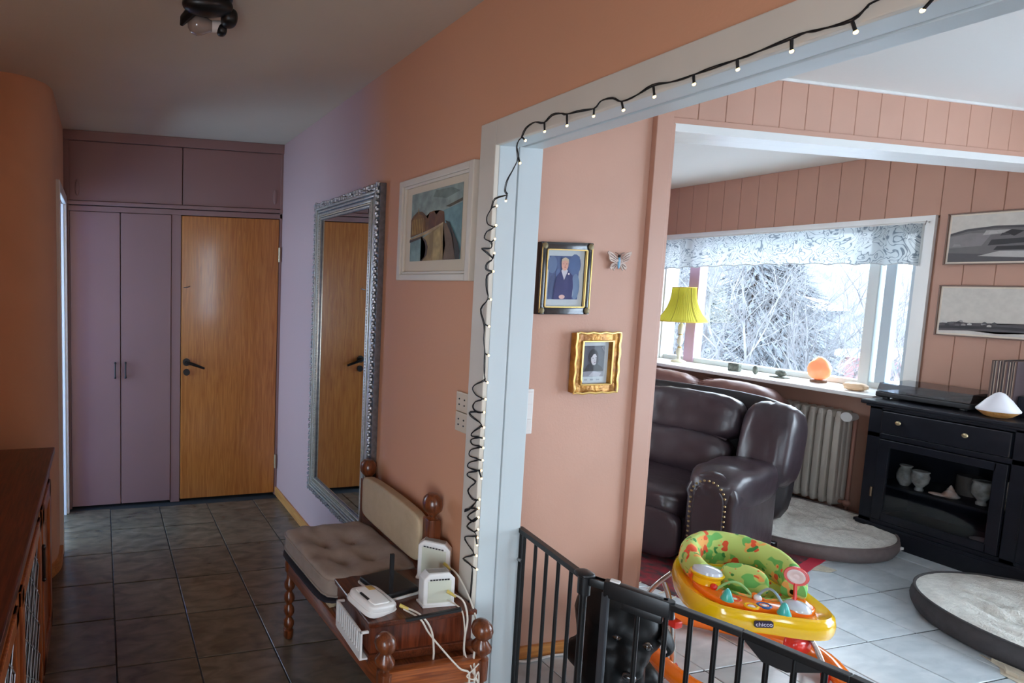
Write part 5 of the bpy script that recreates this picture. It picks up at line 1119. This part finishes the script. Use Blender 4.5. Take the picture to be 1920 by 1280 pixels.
put('toy_disc_swirl', MB().lathe([(.024, .006), (.026, .0075), (.018, .0085), (.014, .007)], (0, 0, 0), 24, Mt).lathe([(.008, .006), (.009, .009), (.001, .0095)], (0, 0, 0), 16, Mt), mat('pale swirl', (226, 200, 196), .3), t)
# logo plate
LP = Vector((2.291, 1.424, .345)); ld = Vector((-.52, -.85, 0)).normalized()
Ml = Matrix.Translation((2.343, 1.517, .350)) @ Matrix(((.90, 0, -.42, 0), (-.42, 0, -.90, 0), (0, 1, .0, 0), (0, 0, 0, 1))) @ Matrix.Rotation(radians(6), 4, 'Z')
put('logo_plate', MB().prism([(x*.030, y*.0125) for x, y in [(-.85, -1), (.85, -1), (1, -.6), (1, .6), (.85, 1), (-.85, 1), (-1, .6), (-1, -.6)]], .0, .006, Ml, .001), mat('logo navy', (44, 34, 58), .3), t, label='small dark oval logo plate')
fc = bpy.data.curves.new('lettering', 'FONT'); fc.body = 'chicco'; fc.size = .021; fc.extrude = .0004; fc.align_x = 'CENTER'; fc.align_y = 'CENTER'
fo = bpy.data.objects.new('lettering', fc); COL.objects.link(fo); dg = bpy.context.evaluated_depsgraph_get()
lme = bpy.data.meshes.new_from_object(fo.evaluated_get(dg)); bpy.data.objects.remove(fo)
lme.transform(wm(t).inverted() @ Ml @ Matrix.Translation((0, .0005, .0068))); lo_ = bpy.data.objects.new('lettering', lme); COL.objects.link(lo_); lme.materials.clear(); lme.materials.append(mat('logo letters', (226, 220, 232), .4)); lo_.parent = t
# legs and base
CHR = mat('satin metal tube', (200, 196, 190), .25, .9)
put('leg', MB().tube(smooth([(2.30, 1.86, .325), (2.255, 1.80, .30), (2.240, 1.765, .22), (2.240, 1.752, .05)], 5), .0095, 10), CHR, t)
put('leg', MB().tube(smooth([(2.42, 1.93, .325), (2.40, 1.97, .26), (2.41, 2.02, .18), (2.42, 2.05, .06)], 5), .0095, 10), CHR, t)
put('leg', MB().tube(smooth([(2.60, 1.52, .31), (2.72, 1.58, .22), (2.82, 1.66, .12), (2.87, 1.70, .04)], 5), .0095, 10), CHR, t)
put('leg', MB().tube(smooth([(2.74, 1.70, .31), (2.76, 1.68, .24), (2.79, 1.62, .14), (2.80, 1.58, .05)], 5), .0095, 10), CHR, t)
for (x, y) in ((2.240, 1.750), (2.80, 1.58)): put('red_foot', MB().lathe([(.010, .0), (.013, .01), (.017, .05), (.014, .055)], (x, y, .0), 14), RED, t)
put('red_clip', MB().box(2.222, 2.262, 1.74, 1.78, .205, .235, .008), RED, t)
put('red_hub', MB().puff((2.76, 1.66, .12), (.05, .03, .035), 3, 8), RED, t)
BP = chaikin([(2.36, 2.01), (2.45, 2.12), (2.56, 2.08), (2.86, 1.82), (2.93, 1.70), (2.84, 1.54), (2.56, 1.33), (2.34, 1.36), (2.17, 1.60), (2.22, 1.84)], 2)
put('base_ring', MB().tube([(x, y, .045) for x, y in BP], .036, 12, True), ORG, t)
for (x, y) in ((2.45, 2.08), (2.88, 1.66), (2.50, 1.34), (2.17, 1.64)): put('wheel', MB().cyl((x-.012, y, .018), (x+.012, y, .018), .018, n=16), mat('grey wheel', (120, 116, 116), .5), t)

# ------------------------------------------------------------------ black dog behind the gate
FUR = mat('black glossy fur', (7, 7, 8), .45, var=.2, scale=20, bump=.05, bscale=160, spec=.22)
def remesh(mb, voxel, it=6):
    me = mb.mesh(); o = bpy.data.objects.new('tmp', me); COL.objects.link(o)
    r = o.modifiers.new('r', 'REMESH'); r.mode = 'VOXEL'; r.voxel_size = voxel
    s_ = o.modifiers.new('s', 'SMOOTH'); s_.iterations = it; s_.factor = .6
    dg = bpy.context.evaluated_depsgraph_get(); dg.update(); out = bpy.data.meshes.new_from_object(o.evaluated_get(dg)); bpy.data.objects.remove(o)
    out.polygons.foreach_set('use_smooth', [True]*len(out.polygons)); return out
t = thing('dog', 'black short-haired dog peering down through the bars of the baby gate', 'dog', (1.70, 1.62, 0))
fd = Vector((-.66, -.56, -.50)).normalized(); ld_ = Vector((.65, -.76, 0)).normalized(); ud = ld_.cross(fd).normalized()
if ud.z < 0: ud = -ud
EYEP = Vector((1.752, 1.460, .390)); SK = EYEP-fd*.050-ld_*.032-ud*.020
def along(mb, p, q, r0, r1, n=10):
    p = Vector(p); q = Vector(q)
    for k in range(n+1): f = k/n; mb.sph(p.lerp(q, f), r0*(1-f)+r1*f, 8)
mb = MB()
RM = Matrix((ld_, fd, ud)).transposed().to_4x4()
K = 1.26; fd = fd*K; ld_ = ld_*K; ud = ud*K; SK = EYEP-fd*.050-ld_*.032-ud*.020
mb.sph(SK, (0.0857, 0.0907, 0.0781), 12, RM)
mb.sph(SK+fd*.055-ud*.022, (0.0554, 0.0630, 0.0454), 10, RM)
mb.sph(SK+fd*.095-ud*.034, (0.0416, 0.0454, 0.0353), 10, RM)
mb.sph(SK+fd*.02+ud*.028+ld_*.028, (0.0277, 0.0252, 0.0176), 8, RM).sph(SK+fd*.02+ud*.028-ld_*.028, (0.0277, 0.0252, 0.0176), 8, RM)
along(mb, SK-fd*.02-ud*.02, (1.735, 1.585, .41), .060, .085)           # neck
along(mb, (1.735, 1.585, .41), (1.745, 1.62, .42), .088, .092)          # withers
along(mb, (1.735, 1.59, .42), (1.72, 1.58, .20), .078, .088)          # chest
along(mb, (1.75, 1.63, .40), (1.90, 1.73, .20), .092, .112)          # sloping back of the sitting dog
along(mb, (1.90, 1.73, .20), (1.90, 1.73, .12), .11, .11)
along(mb, (1.69, 1.54, .30), (1.675, 1.52, .16), .045, .030); along(mb, (1.675, 1.52, .16), (1.67, 1.515, .03), .030, .024)
along(mb, (1.77, 1.53, .30), (1.78, 1.515, .16), .045, .030); along(mb, (1.78, 1.515, .16), (1.78, 1.51, .03), .030, .024)
mb.sph((1.66, 1.495, .016), (.026, .034, .016), 8).sph((1.772, 1.49, .016), (.026, .034, .016), 8)
along(mb, (1.95, 1.70, .14), (1.92, 1.60, .15), .07, .05); along(mb, (1.92, 1.60, .15), (1.93, 1.63, .03), .04, .028); mb.sph((1.915, 1.58, .018), (.028, .045, .017), 8)
along(mb, (1.82, 1.78, .14), (1.79, 1.70, .14), .06, .05); mb.sph((1.77, 1.68, .018), (.028, .045, .017), 8)
along(mb, (1.97, 1.78, .06), (2.08, 1.86, .02), .028, .012)
bme = remesh(mb, .0085, 5); bme.transform(Matrix.Translation((-1.70, -1.62, 0))); put('body', bme, FUR, t)
for s_ in (1, -1):
    base = SK+ld_*.060*s_+ud*.030-fd*.005
    def ear(u, v, s_=s_):
        L = .085; wdt = .034*(1-.55*v**1.5)
        a = (u-.5)*2
        p = SK+ld_*(s_*(.056+.016*sin(v*pi)+.018*v))+ud*(.036-L*v**.9*.75)+fd*(a*wdt+.006+.02*v)+ld_*(s_*.010*(1-a*a))
        return p
    e_ = put('ear', MB().grid(ear, 8, 10), FUR, t, thick=.009)
eyem = mat('dark amber eye', (60, 38, 20), .06, coat=1); 
for s_ in (1, -1):
    c = SK+fd*.0535+ld_*(.033*s_)+ud*.019
    e_ = put('eye', MB().sph(c, .0145, 10), eyem, t)
    put('pupil', MB().sph(c+fd*.0066, (.008, .008, .008), 8), mat('pupil', (4, 4, 5), .05, coat=1), e_)
    put('eyelid', MB().tube([c+fd*.005+ld_*(.0115*cos(a_))+ud*(.0095*sin(a_)) for a_ in [2*pi*k/20 for k in range(20)]], .0028, 6, True), mat('eyelid fur', (34, 32, 34), .4), e_)
put('nose', MB().puff(SK+fd*.130-ud*.026, (.020, .014, .014), 2.6, 6, RM), mat('wet nose', (20, 20, 22), .12, coat=1), t)
put('nostril', MB().sph(SK+fd*.139-ud*.027+ld_*.006, .003, 5).sph(SK+fd*.139-ud*.027-ld_*.006, .003, 5), BLACKP, t)
put('mouth_line', MB().tube([SK+fd*(.112-.04*abs(a_))-ud*(.052-.008*abs(a_))+ld_*.026*a_ for a_ in [k/6-1 for k in range(13)]], .0016, 5), mat('lip', (50, 48, 50), .3), t)
